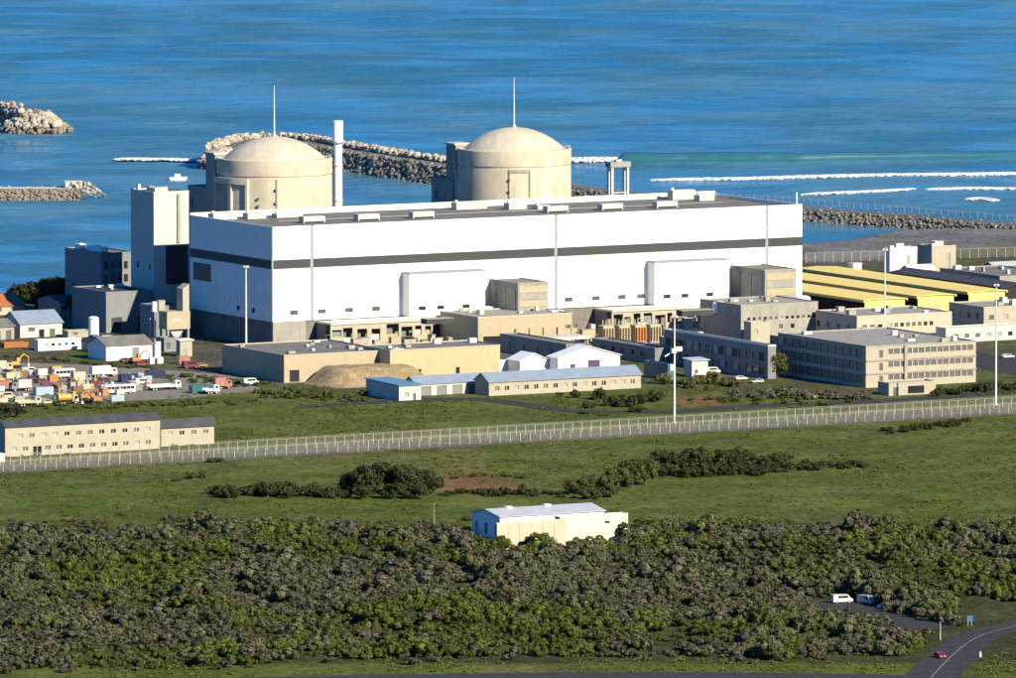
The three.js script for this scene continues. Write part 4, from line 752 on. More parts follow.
{
  const r = rng(77), items = scrubGeo.map(() => []);
  for (let z = FYN0 - 18; z < FYN1 + 26; z += 2.7) for (let x = -182; x < 182; x += 2.3) {
    const px = x + (r() - 0.5) * 2.2, pz = z + (r() - 0.5) * 2.6, a = r(), b = r(), c0 = r();
    const n = fbm(px / 16, pz / 26, 3, 401), n2 = fbm(px / 45, pz / 60, 3, 411), n3 = fbm(px / 8, pz / 11, 2, 421);
    const edge = pz - (FYN0 + (n2 - 0.5) * 26 + (px < -60 ? 10 * smooth(-60, -110, px) * (n - 0.3) : 0));
    if (edge < 0 && !(edge > -22 && a < 0.06)) continue;
    const low = pz - (FYN1 - 6 + (n - 0.5) * 16 + (px < -40 ? 22 * smooth(-40, -80, px) : 0));
    if (low > 0 && !(a < 0.05 && low < 14)) continue;
    if (n3 < 0.24) continue;
    if (distTo(sideRoad, px, pz) < 10.5 || distTo(mainRoad, px, pz) < 11 || distTo(clearingPts, px, pz) < 7.6 || distTo(clearingPts, px, pz - 11) < 8 || distTo(sandPath, px, pz) < 3) continue;
    if (inside(lonely, px, pz) || inside(verge, px, pz) || inside(islandPoly, px, pz)) continue;
    if (sandPatches.some(([sx, sz, sr]) => Math.hypot(px - sx, (pz - sz) / 2) < sr * (0.5 + 0.6 * n3))) continue;
    const size = (1.8 + 4.6 * b * b * b * b + 1.8 * smooth(0.42, 0.72, n)) * (0.85 + 0.35 * n2), tall = (0.72 + 0.4 * c0) * (0.6 + 0.4 * smooth(-4, 30, edge)) * (0.9 + smooth(0.45, 0.7, n) * 0.25);
    const grey = smooth(0.5, 0.64, n2 + (b - 0.5) * 0.3), gr = smooth(0.5, 0.68, n + (c0 - 0.5) * 0.3);
    let col = mix3([0.056, 0.071, 0.018], [0.072, 0.073, 0.046], grey); col = mix3(col, [0.072, 0.094, 0.018], gr * 0.55 * (1 - grey * 0.6)); if (a < 0.1) col = mix3(col, [0.07, 0.06, 0.05], 0.8);
    const tone = 0.76 + 0.42 * r();
    items[Math.floor(r() * 6)].push([px, pz, size, tall, r() * 6.283, col.map((v) => v * tone), duneHeight(px, pz)]);
  }
  const root = new THREE.Group(); stuff(root, 'fynbos_scrub', 'dense belt of olive and grey scrub bushes filling the foreground', 'scrub');
  items.forEach((list, k) => {
    const im = new THREE.InstancedMesh(scrubGeo[k], leafMat(1, 1, 1), list.length), m = new THREE.Matrix4(), q = new THREE.Quaternion(), up = new THREE.Vector3(0, 1, 0), col = new THREE.Color();
    list.forEach(([x, z, s, t, a, c, y], i) => { m.compose(new THREE.Vector3(x, y - 0.05, z), q.setFromAxisAngle(up, a), new THREE.Vector3(s, s * t, s)); im.setMatrixAt(i, m); im.setColorAt(i, col.setRGB(...c)); });
    im.name = 'bushes'; im.castShadow = im.receiveShadow = true; im.userData = { kind: 'stuff' }; root.add(im);
  });
}
{ // rough tussocks all over the grassland
  const r = rng(99), g = [crownGeo(501, 60, 0.13, { clumps: 4, h: 0.45 }), crownGeo(502, 60, 0.13, { clumps: 6, h: 0.35 })], items = [[], []];
  for (let i = 0; i < 17000; i++) {
    const x = (r() - 0.5) * 350, z = i % 6 ? 165 + r() * 420 : 868 + r() * 60, a = r(), b = r(), c = r();
    const n = fbm(x / 20, z / 60, 3, 511);
    if (n + (a - 0.5) * 0.3 < 0.46) continue;
    const fz = polyAt([[-165.45,435.4], [176.73,236.01]], x); if (Math.abs(z - fz) < 13) continue;
    if (z < 215 && x > -170 && fbm(x / 9, z / 14, 2, 521) < 0.5) continue;
    if (inside(lonely, x, z) || distTo(mainRoad, x, z) < 8.5 || distTo(sideRoad, x, z) < 9.5) continue;
    const s = 0.5 + b * b * 1.5 + (n > 0.62 ? 0.4 : 0);
    items[i & 1].push([x, z, s, 0.5 + c * 0.4, a * 6.28, mix3([0.07, 0.09, 0.02], [0.1, 0.108, 0.03], c)]);
  }
  const root = new THREE.Group(); stuff(root, 'grass_tussocks', 'rough tussocks scattered over the grassland', 'grass');
  items.forEach((list, k) => {
    const im = new THREE.InstancedMesh(g[k], leafMat(1, 1, 1), list.length), m = new THREE.Matrix4(), q = new THREE.Quaternion(), up = new THREE.Vector3(0, 1, 0), col = new THREE.Color();
    list.forEach(([x, z, s, t, a, c], i) => { m.compose(new THREE.Vector3(x, -0.03, z), q.setFromAxisAngle(up, a), new THREE.Vector3(s, s * t, s)); im.setMatrixAt(i, m); im.setColorAt(i, col.setRGB(...c)); });
    im.name = 'tussocks'; im.castShadow = im.receiveShadow = true; im.userData = { kind: 'stuff' }; root.add(im);
  });
}
// single trees and shrubs
const treeCrowns = [21, 22, 23, 24].map((k) => crownGeo(k, 2600, 0.042, { clumps: 26, h: 0.85, lift: 0.12, squash: 0.6 }));
const shrubCrowns = [31, 32, 33, 34].map((k) => crownGeo(k, 700, 0.06, { clumps: 14, h: 0.62 }));
const trunkGeo = (() => { const parts = [cyl(0.05, 0.025, -0.02, 0.42, 8)], r = rng(7); for (let i = 0; i < 6; i++) { const a = i * 1.05, y = 0.16 + r() * 0.2; parts.push(bar([0, y, 0], [Math.cos(a) * 0.3, y + 0.22 + r() * 0.2, Math.sin(a) * 0.3], 0.012, 5)); } return join(parts); })();
const barkMat = mat(0.09, 0.07, 0.05, 0.95);
const tones = { dark: leafMat(0.036, 0.044, 0.019), olive: leafMat(0.075, 0.082, 0.03), mid: leafMat(0.055, 0.072, 0.024), grey: leafMat(0.095, 0.092, 0.062) };
const plantRand = rng(1234);
function plant(kind, label, group, x, z, w, h, tone) {
  const tree = kind === 'tree', o = thing(tree ? 'tree' : 'shrub', label, tree ? 'tree' : 'shrub', x, z, plantRand() * 6.28, group), k = Math.floor(plantRand() * 4);
  const c = new THREE.Mesh((tree ? treeCrowns : shrubCrowns)[k], tones[tone]); c.name = 'crown'; c.scale.set(w, h / (tree ? 0.95 : 0.62), w);
  const s = new THREE.Mesh(trunkGeo, barkMat); s.name = tree ? 'trunk' : 'stem'; s.scale.set(w, h * (tree ? 1.1 : 0.8), w);
  for (const m of [c, s]) { m.castShadow = m.receiveShadow = true; o.add(m); }
  return o;
}
const ordinals = ['first', 'second', 'third', 'fourth', 'fifth', 'sixth', 'seventh', 'eighth', 'ninth', 'tenth', 'eleventh', 'twelfth'];
const many = (kind, label, group, tone, list) => {
  const order = list.map((q, i) => i).sort((a, b) => list[a][0] - list[b][0]);
  list.forEach(([x, z, w, h], i) => plant(kind, list.length <= 12 ? label + ', ' + ordinals[order.indexOf(i)] + ' from left' : label, group, x, z, w, h, tone));
};
// w, h in metres
many('tree', 'dark tree in the dense grove left of the reddish soil patch', 'dark grove on the grassland', 'dark', [[-44.62,488.16, 8, 7], [-39.97,493.61, 10, 9], [-34.86,490.89, 11, 10.5], [-29.66,496.32, 10, 9.5], [-24.86,490.89, 9, 8], [-21.41,493.61, 7, 6], [-32.39,507.13, 8, 5.5], [-41.48,507.13, 8, 5], [-26.42,507.13, 8, 5]]);
const strip = (a, b, n, seed, spread, w0, w1, h0, h1) => Array.from({ length: n }, (_, i) => { const t = (i + 0.5) / n, q = (k) => hash2(i, k, seed); return [lerp(a[0], b[0], t) + (q(1) - 0.5) * spread, lerp(a[1], b[1], t) + (q(2) - 0.5) * spread * 3, lerp(w0, w1, q(3)), lerp(h0, h1, q(4) * Math.sin(Math.PI * clamp(t * 0.9 + 0.05)))]; });
many('shrub', 'low dark shrub, largely standing in for the shadow left of the dark grove', 'shrub strip largely in place of the grove shadow', 'dark', strip([-83.57,496.32], [-46.45,499.03], 34, 5, 5, 4, 7, 2.4, 5));  // shrubs put in largely for the shadow cast beside the grove
many('shrub', 'low shrub around the reddish soil patch', 'shrubs around the reddish soil', 'dark', strip([-19.41,493.61], [15.39,499.03], 20, 6, 4, 3, 5.5, 1, 3.2));
many('shrub', 'small shrub just beyond the reddish soil patch', 'shrubs beyond the reddish soil', 'mid', strip([-19.71,449.47], [3.48,446.67], 7, 16, 4, 2, 4, 0.8, 1.8));
many('tree', 'tree in the grove right of the reddish soil patch', 'grove right of the reddish soil', 'mid', [[18.27,493.61, 7, 5], [22.55,493.61, 7, 5.6], [27.15,490.89, 8, 7], [31.49,485.43, 9, 9], [35.6,477.21, 10, 11], [39.45,468.95, 9, 9], [29.04,501.73, 7, 4], [23.3,507.13, 7, 4]]);
many('shrub', 'dark shrub in the long thicket right of the groves', 'long thicket on the grassland', 'dark', [...strip([42.74,441.04], [74.86,435.4], 28, 7, 6, 4.5, 8, 2.5, 5), ...strip([44.62,412.6], [82.86,409.72], 24, 19, 6, 5, 8, 3, 6)]);
many('shrub', 'dark shrub in the thin right end of the thicket', 'right end of the thicket', 'dark', strip([72.09,429.73], [103.82,415.47], 24, 8, 5, 3, 6, 1.2, 3.6));
many('shrub', 'shrub growing against the security fence on the right', 'shrubs at the fence', 'dark', strip([115.14,317.72], [139.88,286.8], 14, 9, 4, 3, 6, 1.2, 3));
many('shrub', 'small lone shrub on the open grass left of the strip', 'lone shrubs on the grass', 'mid', [[-92.09,452.27, 3.4, 2.4], [-88.7,449.47, 3, 2.6], [-95.39,457.85, 4, 1], [-108.51,552.15, 4, 1.4], [-86.56,403.95, 6, 1.4]]);
many('shrub', 'shrub in front of the cream prefab office', 'shrubs before the prefab office', 'dark', [[21.04,206.7, 4, 3], [28.83,213.26, 5, 4.2], [32.39,232.78, 6, 3.6], [37.34,236.01, 7, 4.4], [41.78,229.54, 7, 4.4], [45.98,219.79, 6, 4], [25.49,239.23, 5, 2], [39.62,252.06, 6, 2], [16.35,203.4, 3, 2]]);
many('shrub', 'shrub at the foot of the lamp mast near the prefab office', 'shrubs by the lamp mast', 'olive', [[49.72,159.98, 6, 4], [57.76,173.47, 6, 4], [61.19,159.98, 5, 4], [65.97,159.98, 6, 5], [69.97,166.74, 5, 3]]);
plant('tree', 'round tree before the dark service block', undefined, 86.28,139.54, 8, 10, 'olive');
many('shrub', 'shrub on the bank below the office block', 'shrubs below the office block', 'grey', strip([71.44,200.11], [113.18,203.4], 34, 10, 6, 4, 7, 1.6, 3.6));
many('shrub', 'dark hedge shrub right of the entrance porch', 'hedge right of the porch', 'dark', strip([132.81,200.11], [165.67,173.47], 18, 11, 3, 3.6, 5, 2, 3.6));
many('shrub', 'olive shrub on the bank before the long low store', 'shrubs before the long low store', 'olive', strip([-77.58,193.49], [-42.62,213.26], 40, 12, 8, 2.6, 5.5, 1.2, 3));
many('shrub', 'shrub on the bank between the vehicle yard and the stores', 'shrubs right of the vehicle yard', 'mid', strip([-110.02,139.54], [-78.24,166.74], 26, 13, 7, 2.6, 5, 1, 2.4));
many('shrub', 'shrub on the green strip behind the parked vehicles', 'shrubs behind the parked vehicles', 'olive', strip([-163.39,65.88], [-110.84,115.35], 24, 14, 4, 2.4, 4.5, 0.8, 1.8));
many('shrub', 'olive shrub along the lower edge of the vehicle yard', 'shrubs below the vehicle yard', 'olive', strip([-151.52,242.45], [-80.69,219.79], 36, 15, 5, 2.4, 4.6, 0.8, 1.8));
many('tree', 'bushy dark tree above the hostel at the left edge', 'trees above the hostel', 'dark', [[-155.04,277.41, 8, 5.6], [-151.52,267.95, 7, 4.6], [-157.78,289.92, 8, 5]]);
many('tree', 'dark tree in the shadowed belt along the left shore', 'trees on the left shore', 'dark', [...strip([-171.51,-139.99], [-142.06,-135.94], 20, 17, 5, 7, 11, 6, 11), ...strip([-161.46,-103.91], [-143.22,-80.26], 10, 18, 5, 6, 9, 5, 8)]);
many('shrub', 'bush on the verge beside the small tarmac clearing', 'bushes by the clearing', 'grey', [[98.86,781.94, 5, 3.4], [101.76,786.32, 5, 3.6], [104.74,795.05, 5, 3.6], [107.53,801.56, 5, 4], [111.26,803.73, 5, 3.6], [113.52,810.19, 4, 3]]);
many('tree', 'dark thicket tree shading the tarmac clearing', 'trees at the clearing', 'mid', [[91.4,753.05, 7, 4.4], [95.9,757.53, 8, 5], [100.31,764.23, 9, 5.6], [104.78,768.68, 9, 6], [109.15,775.33, 8, 5], [97.09,739.49, 9, 5], [103.35,746.29, 10, 6], [108.37,750.8, 10, 6]]);

many('shrub', 'shrub between the parked cars and sheds below the service block', 'shrubs in the lower plant yard', 'mid', [...strip([29.45,146.38], [79.64,186.85], 16, 21, 9, 2.4, 5, 1.2, 3), ...strip([57.04,213.26], [106.63,229.54], 14, 22, 5, 2.4, 5, 1, 2.4)]);
// ---------------------------------------------------------------- fences and masts
const meshTex = noiseTexture(64, (u, v) => { const a = Math.abs(((u + v) * 8) % 1 - 0.5) < 0.09 || Math.abs(((u - v + 2) * 8) % 1 - 0.5) < 0.09; return a ? 1 : 0; }, false);
const postMat = mat(0.36, 0.35, 0.32, 0.9);
function fence(label, a, b, step, h, category = 'fence') {
  const t = thing('security_fence', label, category, a[0], a[1], 0), L = Math.hypot(b[0] - a[0], b[1] - a[1]), dx = (b[0] - a[0]) / L, dz = (b[1] - a[1]) / L, n = Math.round(L / step);
  t.rotation.y = Math.atan2(-dz, dx);
  const post = metreUV(join([bx(-0.085, 0.085, -0.2, h, -0.085, 0.085), bar([0, h - 0.05, 0], [0.0, h + 0.45, 0.42], 0.06, 5)]));
  for (let i = 0; i <= n; i++) { const m = new THREE.Mesh(post, postMat); m.position.x = i * L / n; m.name = 'post'; m.castShadow = m.receiveShadow = true; t.add(m); }
  const m = new THREE.MeshStandardMaterial({ roughness: 0.6, transparent: true, opacity: 0.1, side: THREE.DoubleSide }); m.color.setRGB(0.36, 0.36, 0.34);
  part(t, 'wire_mesh', new THREE.PlaneGeometry(L, h - 0.2).translate(L / 2, h / 2 + 0.1, 0), m);
  part(t, 'top_rail', bar([0, h - 0.1, 0], [L, h - 0.1, 0], 0.025, 5), M.galvanised);
  for (const k of [0.2, 0.4]) part(t, 'barbed_wire', bar([0, h + k, k], [L, h + k, k], 0.015, 4), M.galvanised);
  return t;
}
fence('inner pale-posted security fence on the plant side of the patrol strip', [-160.32,422.62], [170.95,227.92], 3.3, 3.2);
fence('outer pale-posted security fence on the grass side of the patrol strip', [-159.47,438.22], [169.89,247.26], 3.5, 3.0);
fence('pale-posted fence on the green bank above the yellow sheds', [108.92,-309.87], [203.49,-341.31], 3.6, 3.6);
{ const p = dike.at, a = p.find(([c]) => c.x > 88), b = p[p.length - 1]; const f = fence('fence of thin posts along the right part of the breakwater crest', [a[0].x, a[0].z - 2], [b[0].x, b[0].z - 2], 4, 3.2); f.position.y = 1.3; }
function mast(label, x, z, h, floods = true, k = 1) {
  const t = thing('lamp_mast', label, 'lamp mast', x, z, TH);
  part(t, 'pole', cyl(0.36 * k, 0.2 * k, 0, h, 12), M.pole); part(t, 'base', cyl(0.8 * k, 0.7 * k, 0, 0.6, 12), M.concrete);
  if (floods) { part(t, 'head_frame', [bx(-0.9, 0.9, h - 0.1, h + 0.1, -0.1, 0.1), bx(-0.1, 0.1, h - 0.09, h + 0.09, -0.9, 0.9)], M.pole); for (const [a, b] of [[-0.75, 0.2], [0.75, 0.2], [0, 0.8], [0, -0.8]]) part(t, 'floodlight', rb(a - 0.22, a + 0.22, h - 0.5, h - 0.12, b - 0.15, b + 0.15, 0.06), M.tank); }
  return t;
}
mast('tall lamp mast standing before the shaded end of the turbine hall', -86.71,36.92, 27.56);
{ const t = mast('tall lamp mast with white boxes halfway, right of the prefab office', 50.96,286.8, 32.88); part(t, 'camera_box', rb(-1.6, 0, 21.6, 23, 0.2, 1.4, 0.1), M.tank); part(t, 'camera_box', rb(0.3, 2.4, 22, 23.4, -0.5, 0.6, 0.1), M.tank); part(t, 'bracket', bar([-3.4, 20.6, 0], [0.3, 22.4, 0], 0.22), M.tank); part(t, 'cabinet', rb(-1.8, -0.3, 16.2, 18, -0.5, 0.6, 0.1), M.tank); }
mast('tall lamp mast at the right edge behind the security fence', 152.07,231.16, 37.86);
mast('lamp mast rising between the yellow sheds', 125.74,11.16, 31.12);
mast('short lamp post beside the curving side road', 108.46,842.04, 4.6, false, 0.3);
{ const [x, z] = [-20.41,590.72], t = thing('utility_pole', 'thin utility pole at the upper edge of the scrub', 'pole', x, z, TH); part(t, 'pole', cyl(0.13, 0.08, 0, 7.6, 8), M.domeGrey); part(t, 'insulator', cyl(0.22, 0.22, 7.3, 7.5, 8), M.steel); }
{ const [x, z] = [117.23,812.34], t = thing('road_sign', 'small blue road sign by the curving side road', 'sign', x, z, R(20)); part(t, 'panel', rb(-0.8, 0.8, 1.2, 2.6, -0.05, 0.05, 0.04), mat(0.02, 0.1, 0.26, 0.5)); for (const a of [-0.5, 0.5]) part(t, 'post', cyl(0.06, 0.06, 0, 1.25, 8, a, 0), M.galvanised); }
{ const [x, z] = [116.84,877.18], t = thing('marker_post', 'small white marker post on the grass island', 'bollard', x, z, 0); part(t, 'post', cyl(0.3, 0.26, 0, 1.1, 12), M.tank); part(t, 'cap', new THREE.SphereGeometry(0.26, 12, 6, 0, 6.2832, 0, Math.PI / 2).translate(0, 1.1, 0), M.tank); }

// ---------------------------------------------------------------- vehicles; local x is the length, the front at +x
const paint = (r, g, b) => mat(r, g, b, 0.35);
const V = { white: paint(0.56, 0.56, 0.54), cream: paint(0.44, 0.39, 0.28), yellow: paint(0.42, 0.29, 0.06), orange: paint(0.36, 0.17, 0.06), red: paint(0.3, 0.035, 0.03), maroon: paint(0.12, 0.035, 0.05), navy: paint(0.02, 0.03, 0.07), blue: paint(0.05, 0.12, 0.26), teal: paint(0.03, 0.12, 0.15), grey: paint(0.2, 0.2, 0.2), pink: paint(0.33, 0.15, 0.13), brown: paint(0.16, 0.095, 0.05), sky: paint(0.3, 0.39, 0.48), silver: paint(0.38, 0.39, 0.4) };
const wheelGeo = (() => new THREE.CylinderGeometry(0.42, 0.42, 0.26, 14).rotateX(Math.PI / 2))();
const hubGeo = new THREE.CylinderGeometry(0.2, 0.2, 0.3, 10).rotateX(Math.PI / 2);
function wheels(t, xs, w, s = 1) { for (const x of xs) for (const k of [-1, 1]) { const m = new THREE.Mesh(wheelGeo, M.tyre); m.name = 'wheel'; m.scale.setScalar(s); m.position.set(x, 0.42 * s, k * (w / 2 - 0.12)); m.castShadow = true; t.add(m); const h = new THREE.Mesh(hubGeo, M.galvanised); h.name = 'hub'; m.add(h); } }
function lamps(t, x, y, w, m = M.pale) { for (const k of [-1, 1]) part(t, 'headlight', bx(x, x + 0.05, y, y + 0.18, k * w * 0.36 - 0.16, k * w * 0.36 + 0.16), m); }
function car(label, x, z, turn, m) {
  const t = thing('parked_car', label, 'car', x, z, turn);
  part(t, 'body', join([prism([[-2.1, 0.35], [2.1, 0.35], [2.15, 0.75], [1.1, 0.95], [0.45, 1.4], [-1.2, 1.42], [-1.95, 0.98], [-2.15, 0.85]], -0.82, 0.82)]), m);
  part(t, 'windscreen', prism([[1.02, 0.98], [0.5, 1.34], [0.56, 1.36], [1.1, 0.99]], -0.7, 0.7), M.glass);
  for (const k of [-1, 1]) part(t, 'side_window', prism([[0.85, 1], [0.4, 1.33], [-1.1, 1.35], [-1.6, 1]], k > 0 ? 0.822 : -0.84, k > 0 ? 0.84 : -0.822), M.glass);
  wheels(t, [-1.3, 1.3], 1.75, 0.78); lamps(t, 2.13, 0.6, 1.6); return t;
}
function van(label, x, z, turn, m, name = 'parked_van') {
  const t = thing(name, label, 'van', x, z, turn);
  part(t, 'body', prism([[-2.7, 0.4], [2.7, 0.4], [2.75, 1.1], [2.0, 1.4], [1.4, 2.25], [-2.7, 2.3]], -0.98, 0.98), m);
  part(t, 'windscreen', prism([[1.95, 1.46], [1.46, 2.16], [1.52, 2.18], [2.03, 1.46]], -0.85, 0.85), M.glass);
  for (const k of [-1, 1]) part(t, 'side_window', prism([[1.6, 1.4], [1.25, 2], [-1.4, 2], [-1.4, 1.4]], k > 0 ? 0.982 : -1, k > 0 ? 1 : -0.982), M.glass);
  wheels(t, [-1.7, 1.7], 2, 0.85); lamps(t, 2.74, 0.75, 1.9); return t;
}
function truck(label, x, z, turn, cab, load, L = 8, kind = 'box') {
  const t = thing(kind === 'box' ? 'box_truck' : kind === 'tank' ? 'tanker_truck' : 'flatbed_truck', label, 'truck', x, z, turn);
  part(t, 'chassis', bx(-L / 2, L / 2 - 0.3, 0.7, 1.0, -0.9, 0.9), M.dark);
  part(t, 'cab', prism([[L / 2 - 2.1, 0.8], [L / 2, 0.8], [L / 2, 1.8], [L / 2 - 0.35, 2.9], [L / 2 - 2.1, 2.95]], -1.2, 1.2), cab);
  part(t, 'windscreen', prism([[L / 2 - 0.01, 1.86], [L / 2 - 0.32, 2.74], [L / 2 - 0.24, 2.76], [L / 2 + 0.06, 1.86]], -1.05, 1.05), M.glass);
  for (const k of [-1, 1]) part(t, 'side_window', bx(L / 2 - 1.5, L / 2 - 0.6, 1.85, 2.6, k > 0 ? 1.202 : -1.23, k > 0 ? 1.23 : -1.202), M.glass);
  if (kind === 'box') part(t, 'cargo_box', rb(-L / 2, L / 2 - 2.25, 1.02, 3.7, -1.25, 1.25, 0.06), load);
  else if (kind === 'tank') part(t, 'tank', new THREE.CylinderGeometry(1.15, 1.15, L - 2.4, 20).rotateZ(Math.PI / 2).translate(-1.15, 2.2, 0), load);
  else { part(t, 'deck', bx(-L / 2, L / 2 - 2.25, 1.02, 1.35, -1.25, 1.25), load); part(t, 'side_board', bx(-L / 2, L / 2 - 2.3, 1.36, 1.9, 1.13, 1.22), load); part(t, 'side_board', bx(-L / 2, L / 2 - 2.3, 1.36, 1.9, -1.22, -1.13), load); }
  wheels(t, [-L / 2 + 1.1, -L / 2 + 2.1, L / 2 - 1.2], 2.4, 1.1); lamps(t, L / 2, 1, 2.2); return t;
}
function bus(label, x, z, turn, m, L = 11) {
  const t = thing('parked_bus', label, 'bus', x, z, turn);
  part(t, 'body', rb(-L / 2, L / 2, 0.5, 3.1, -1.25, 1.25, 0.18), m);
  for (const k of [-1, 1]) { const n = Math.round(L / 1.6); for (let i = 0; i < n; i++) { const a = -L / 2 + 0.5 + i * (L - 1) / n; part(t, 'side_window', bx(a + 0.08, a + (L - 1) / n - 0.08, 1.6, 2.5, k > 0 ? 1.252 : -1.28, k > 0 ? 1.28 : -1.252), M.glass); } }
  part(t, 'windscreen', bx(L / 2 + 0.002, L / 2 + 0.03, 1.4, 2.7, -1.05, 1.05), M.glass); wheels(t, [-L / 2 + 2.2, L / 2 - 2], 2.5, 1.1); lamps(t, L / 2 + 0.002, 0.8, 2.2); return t;
}
function digger(label, x, z, turn, m) {
  const t = thing('excavator', label, 'excavator', x, z, turn);
  for (const k of [-1, 1]) part(t, 'track', rb(-2, 2, 0, 0.9, k * 1.1 - 0.3, k * 1.1 + 0.3, 0.28), M.tyre);
  part(t, 'body', rb(-1.9, 1.1, 1, 2.2, -1.25, 1.25, 0.15), m); const c = part(t, 'cab', rb(0, 1.4, 2.2, 3.4, 0, 1.2, 0.1), m); part(c, 'window', bx(1.402, 1.43, 2.4, 3.2, 0.15, 1.05), M.glass);
  part(t, 'boom', [bar([0.9, 1.9, -0.4], [3.2, 4.4, -0.4], 0.26), bar([3.2, 4.4, -0.4], [5, 3.2, -0.4], 0.22)], m); part(t, 'stick', bar([5, 3.2, -0.4], [4.9, 1.2, -0.4], 0.18), m); part(t, 'bucket', prism([[4.5, 1.2], [5.3, 1.2], [5.2, 0.4], [4.3, 0.3]], -0.9, 0.1), M.steel); return t;
}
function container(label, x, z, turn, m, L = 6.1, name = 'container') {
  const t = thing(name, label, 'container', x, z, turn), ribs = [];
  part(t, 'shell', bx(-L / 2, L / 2, 0.08, 2.6, -1.2, 1.2), m); for (let i = 0; i < Math.round(L * 1.4); i++) ribs.push(bx(-L / 2 + 0.2 + i * 0.7, -L / 2 + 0.5 + i * 0.7, 0.2, 2.5, 1.202, 1.26));
  part(t, 'ribs', ribs, m).userData.kind = 'stuff'; part(t, 'door', bx(L / 2 + 0.002, L / 2 + 0.05, 0.2, 2.5, -1.1, 1.1), M.pale); return t;
}
const A = TH, B = TH + Math.PI;
truck('yellow-cabbed box truck at the left edge of the vehicle yard', -163.99,118.83, A, V.cream, V.cream, 8);
digger('yellow excavator behind the trucks at the yard left edge', -159.83,104.88, A, V.yellow);
van('white van left of the maroon cars', -154.3,125.76, A, V.white); van('dusty grey van in front of the yellow excavator', -158.45,139.54, A, V.grey);
car('maroon car parked left of the white coach', -151.71,146.38, A, V.maroon); car('purple red car parked beside the maroon car', -148.68,156.6, A, V.maroon);
container('pale red cabin at the left yard edge', -161.37,176.83, A, V.pink, 6.1); truck('grey box truck near the pale red cabin', -154.39,183.51, B, V.grey, V.silver, 7);
bus('short white coach in the middle of the vehicle yard', -142.73,139.54, A, V.white, 7.5); truck('cream box truck right of the short white coach', -136.23,156.6, A, V.grey, V.cream, 6.5);
truck('brown flatbed truck below the short white coach', -140.91,173.47, A, V.brown, V.brown, 7.5, 'flat'); container('pale blue container above the yellow tank trailer', -146.5,196.8, A, V.sky, 6.1);
truck('yellow tanker truck at the lower edge of the yard', -137.64,226.3, A, V.cream, V.yellow, 7, 'tank'); digger('orange excavator right of the yellow tanker', -132.75,216.53, A, V.orange); digger('second orange excavator farther right in the yard', -128.9,226.3, B, V.orange);
truck('low cream flatbed near the lower left yard corner', -149.5,232.78, A, V.cream, V.cream, 8, 'flat'); van('beige van at the lower left yard corner', -157.49,209.98, A, V.cream); car('cream car right of the low flatbed', -143.57,226.3, A, V.cream);
truck('white trailer truck behind the maroon pick-up', -130.04,136.11, A, V.white, V.white, 9); car('maroon car in front of the white trailer truck', -128.39,153.2, A, V.maroon);
bus('long white bus in the right half of the yard', -123.31,193.49, A, V.white, 12); container('navy container behind the long white bus', -121.37,153.2, A, V.navy, 6.1); van('white van between the navy containers', -116.53,163.37, A, V.white); container('dark navy container right of the white van', -113.22,139.54, A, V.navy, 6.1);
truck('long white flatbed truck right of the long bus', -108.95,180.17, A, V.white, V.white, 11, 'flat'); container('blue teal container at the right end of the yard', -97.55,190.17, A, V.teal, 6.1); truck('white truck with raised bed right of the teal container', -93.67,193.49, A, V.white, V.white, 5, 'flat'); truck('pink red truck at the right end of the yard', -90.67,176.83, A, V.pink, V.pink, 6);
van('white van on the bank right of the pink truck', -82.14,163.37, A, V.white);
car('dark red car before the white workshop', -124.65,83.72, A, V.maroon); digger('small orange loader beside the white workshop door', -121.12,90.8, A, V.orange); car('red car right of the small orange loader', -118.91,97.85, A, V.red); van('maroon van below the kiosk', -103.1,104.88, A, V.maroon); car('pink car right of the maroon van', -99.64,101.37, A, V.pink); container('pinkish crate below the kiosk', -105.82,90.8, A, V.pink, 4);
car('white car on the bank below the office block', 95.47,206.7, A, V.white); car('silver car near the round tree', 79.44,156.6, B, V.silver); car('white car left of the round tree', 74.58,146.38, A, V.white); van('white van at the lamp mast right of the prefab office', 65.71,125.76, A, V.white);
car('white car beside the dark annexe end', 106.73,11.16, A, V.white); car('pale blue car next to the dark annexe end', 109.4,11.16, A, V.sky); car('silver car behind the office block', 132.71,3.73, A, V.silver); car('dark car behind the office block', 136.17,-7.48, A, V.navy); van('white van behind the office block', 136.87,-41.57, A, V.white); car('grey car right of the silver car', 139.88,-0, B, V.grey); car('black car below the window annexe', 129.7,-22.55, B, V.navy);
car('white car on the dark tarmac at the right edge', 163.86,69.46, A, V.white); car('dark car left of the transformers', 26.76,83.72, A, V.navy);
van('white van parked on the tarmac clearing', 86.42,762, R(20), V.white); van('pale blue van on the tarmac clearing', 92.81,764.23, R(-50), V.sky); car('blue car beside the pale blue van', 97.31,775.33, R(-30), V.blue);
car('red car driving on the side road near the junction', 106.74,879.21, R(-70), V.red);
building('white_gate_lodge', 'low white lodge right of the tall lamp mast', 'lodge', [59.02,139.54,5.93,5.13,5.48], { wall: M.pale, roofM: M.roofPale, roof: 'mono', rise: 0.4, front: [[1, 2.2, 1.4, 2.6]] });
building('teal_lodge', 'teal lodge left of the tall lamp mast', 'lodge', [51.21,146.38,2.22,15.47,5.14], { wall: mat(0.05, 0.12, 0.14, 0.7), roofM: M.slate });
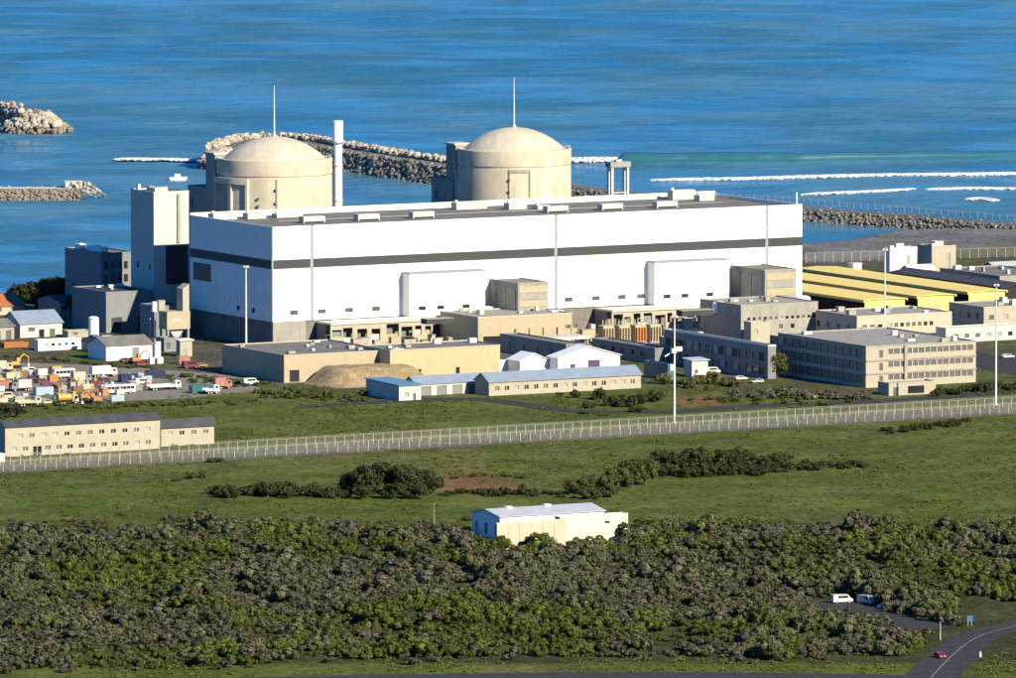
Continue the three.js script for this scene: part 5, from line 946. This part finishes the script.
{ const r = rng(5150); for (let i = 0; i < 14; i++) { /* stacked pipes and crates lining the annexe front */ const [x, z] = site(28 + i * 4.1 + r() * 2, 13 + r() * 5), t = thing('equipment_crate', 'equipment crate in the row before the colonnaded annexes', 'crate', x, z, TH, 'crates before the annexes'), w = 1 + r() * 1.4, h = 1.4 + r() * 2.2; part(t, 'box', rb(-w, w, 0.15, h, -1, 1, 0.06), [M.tank, M.cream, M.beige, M.slate][i % 4]); part(t, 'pallet', bx(-w, w, 0, 0.14, -0.9, 0.9), M.concrete); } }

{ // clutter of plant parts between the parked vehicles
  const r = rng(909), C = [V.white, V.cream, V.cream, V.white, V.yellow, V.orange, V.maroon, V.brown, V.sky, V.grey, V.grey, V.silver, V.pink, M.concrete, M.beige];
  const corner = [[-166.28,111.87], [-106.81,139.54], [-160.09,232.78], [-118.22,219.79]];
  for (let i = 0; i < 78; i++) {
    const a = r(), b = r(), x = lerp(lerp(corner[0][0], corner[1][0], a), lerp(corner[2][0], corner[3][0], a), b), z = lerp(lerp(corner[0][1], corner[1][1], a), lerp(corner[2][1], corner[3][1], a), b);
    const t = thing('yard_crate', 'crate or drum stack among the vehicles in the crowded yard', 'crate', x, z, TH + (r() - 0.5) * 0.5, 'clutter in the vehicle yard'), w = 0.6 + r() * 1.5, h = 0.7 + r() * 1.6, m = C[Math.floor(r() * C.length)];
    part(t, 'box', rb(-w, w, 0.12, h, -0.9, 0.9, 0.08), m); part(t, 'pallet', bx(-w, w, 0, 0.11, -0.8, 0.8), M.concrete); if (r() < 0.5) part(t, 'drum', cyl(0.5, 0.5, h, h + 0.9, 12), C[Math.floor(r() * C.length)]);
  }
}

{ // cabinets, huts and skips around the foot of the hall
  const r = rng(818), C = [M.tank, M.cream, M.beige, M.pale, M.concrete, M.slate, M.buff];
  for (let i = 0; i < 54; i++) {
    const u = 4 + r() * 196, v = 13 + r() * (u > 120 ? 30 : 18), [x, z] = site(u, v), w = 0.7 + r() * 2, h = 1.4 + r() * 2.8, k = Math.floor(r() * C.length);
    const t = thing('service_cabinet', 'small cabinet or hut in the yard below the turbine hall', 'cabinet', x, z, TH, 'cabinets below the turbine hall');
    part(t, 'casing', rb(-w, w, 0, h, -1.1, 1.1, 0.06), C[k]); part(t, 'lid', bx(-w - 0.1, w + 0.1, h + 0.002, h + 0.15, -1.2, 1.2), M.concrete); part(t, 'door', bx(-0.4, 0.4, 0.1, Math.min(2, h - 0.3), 1.102, 1.15), M.slate);
  }
}
renderer.render(scene, camera);
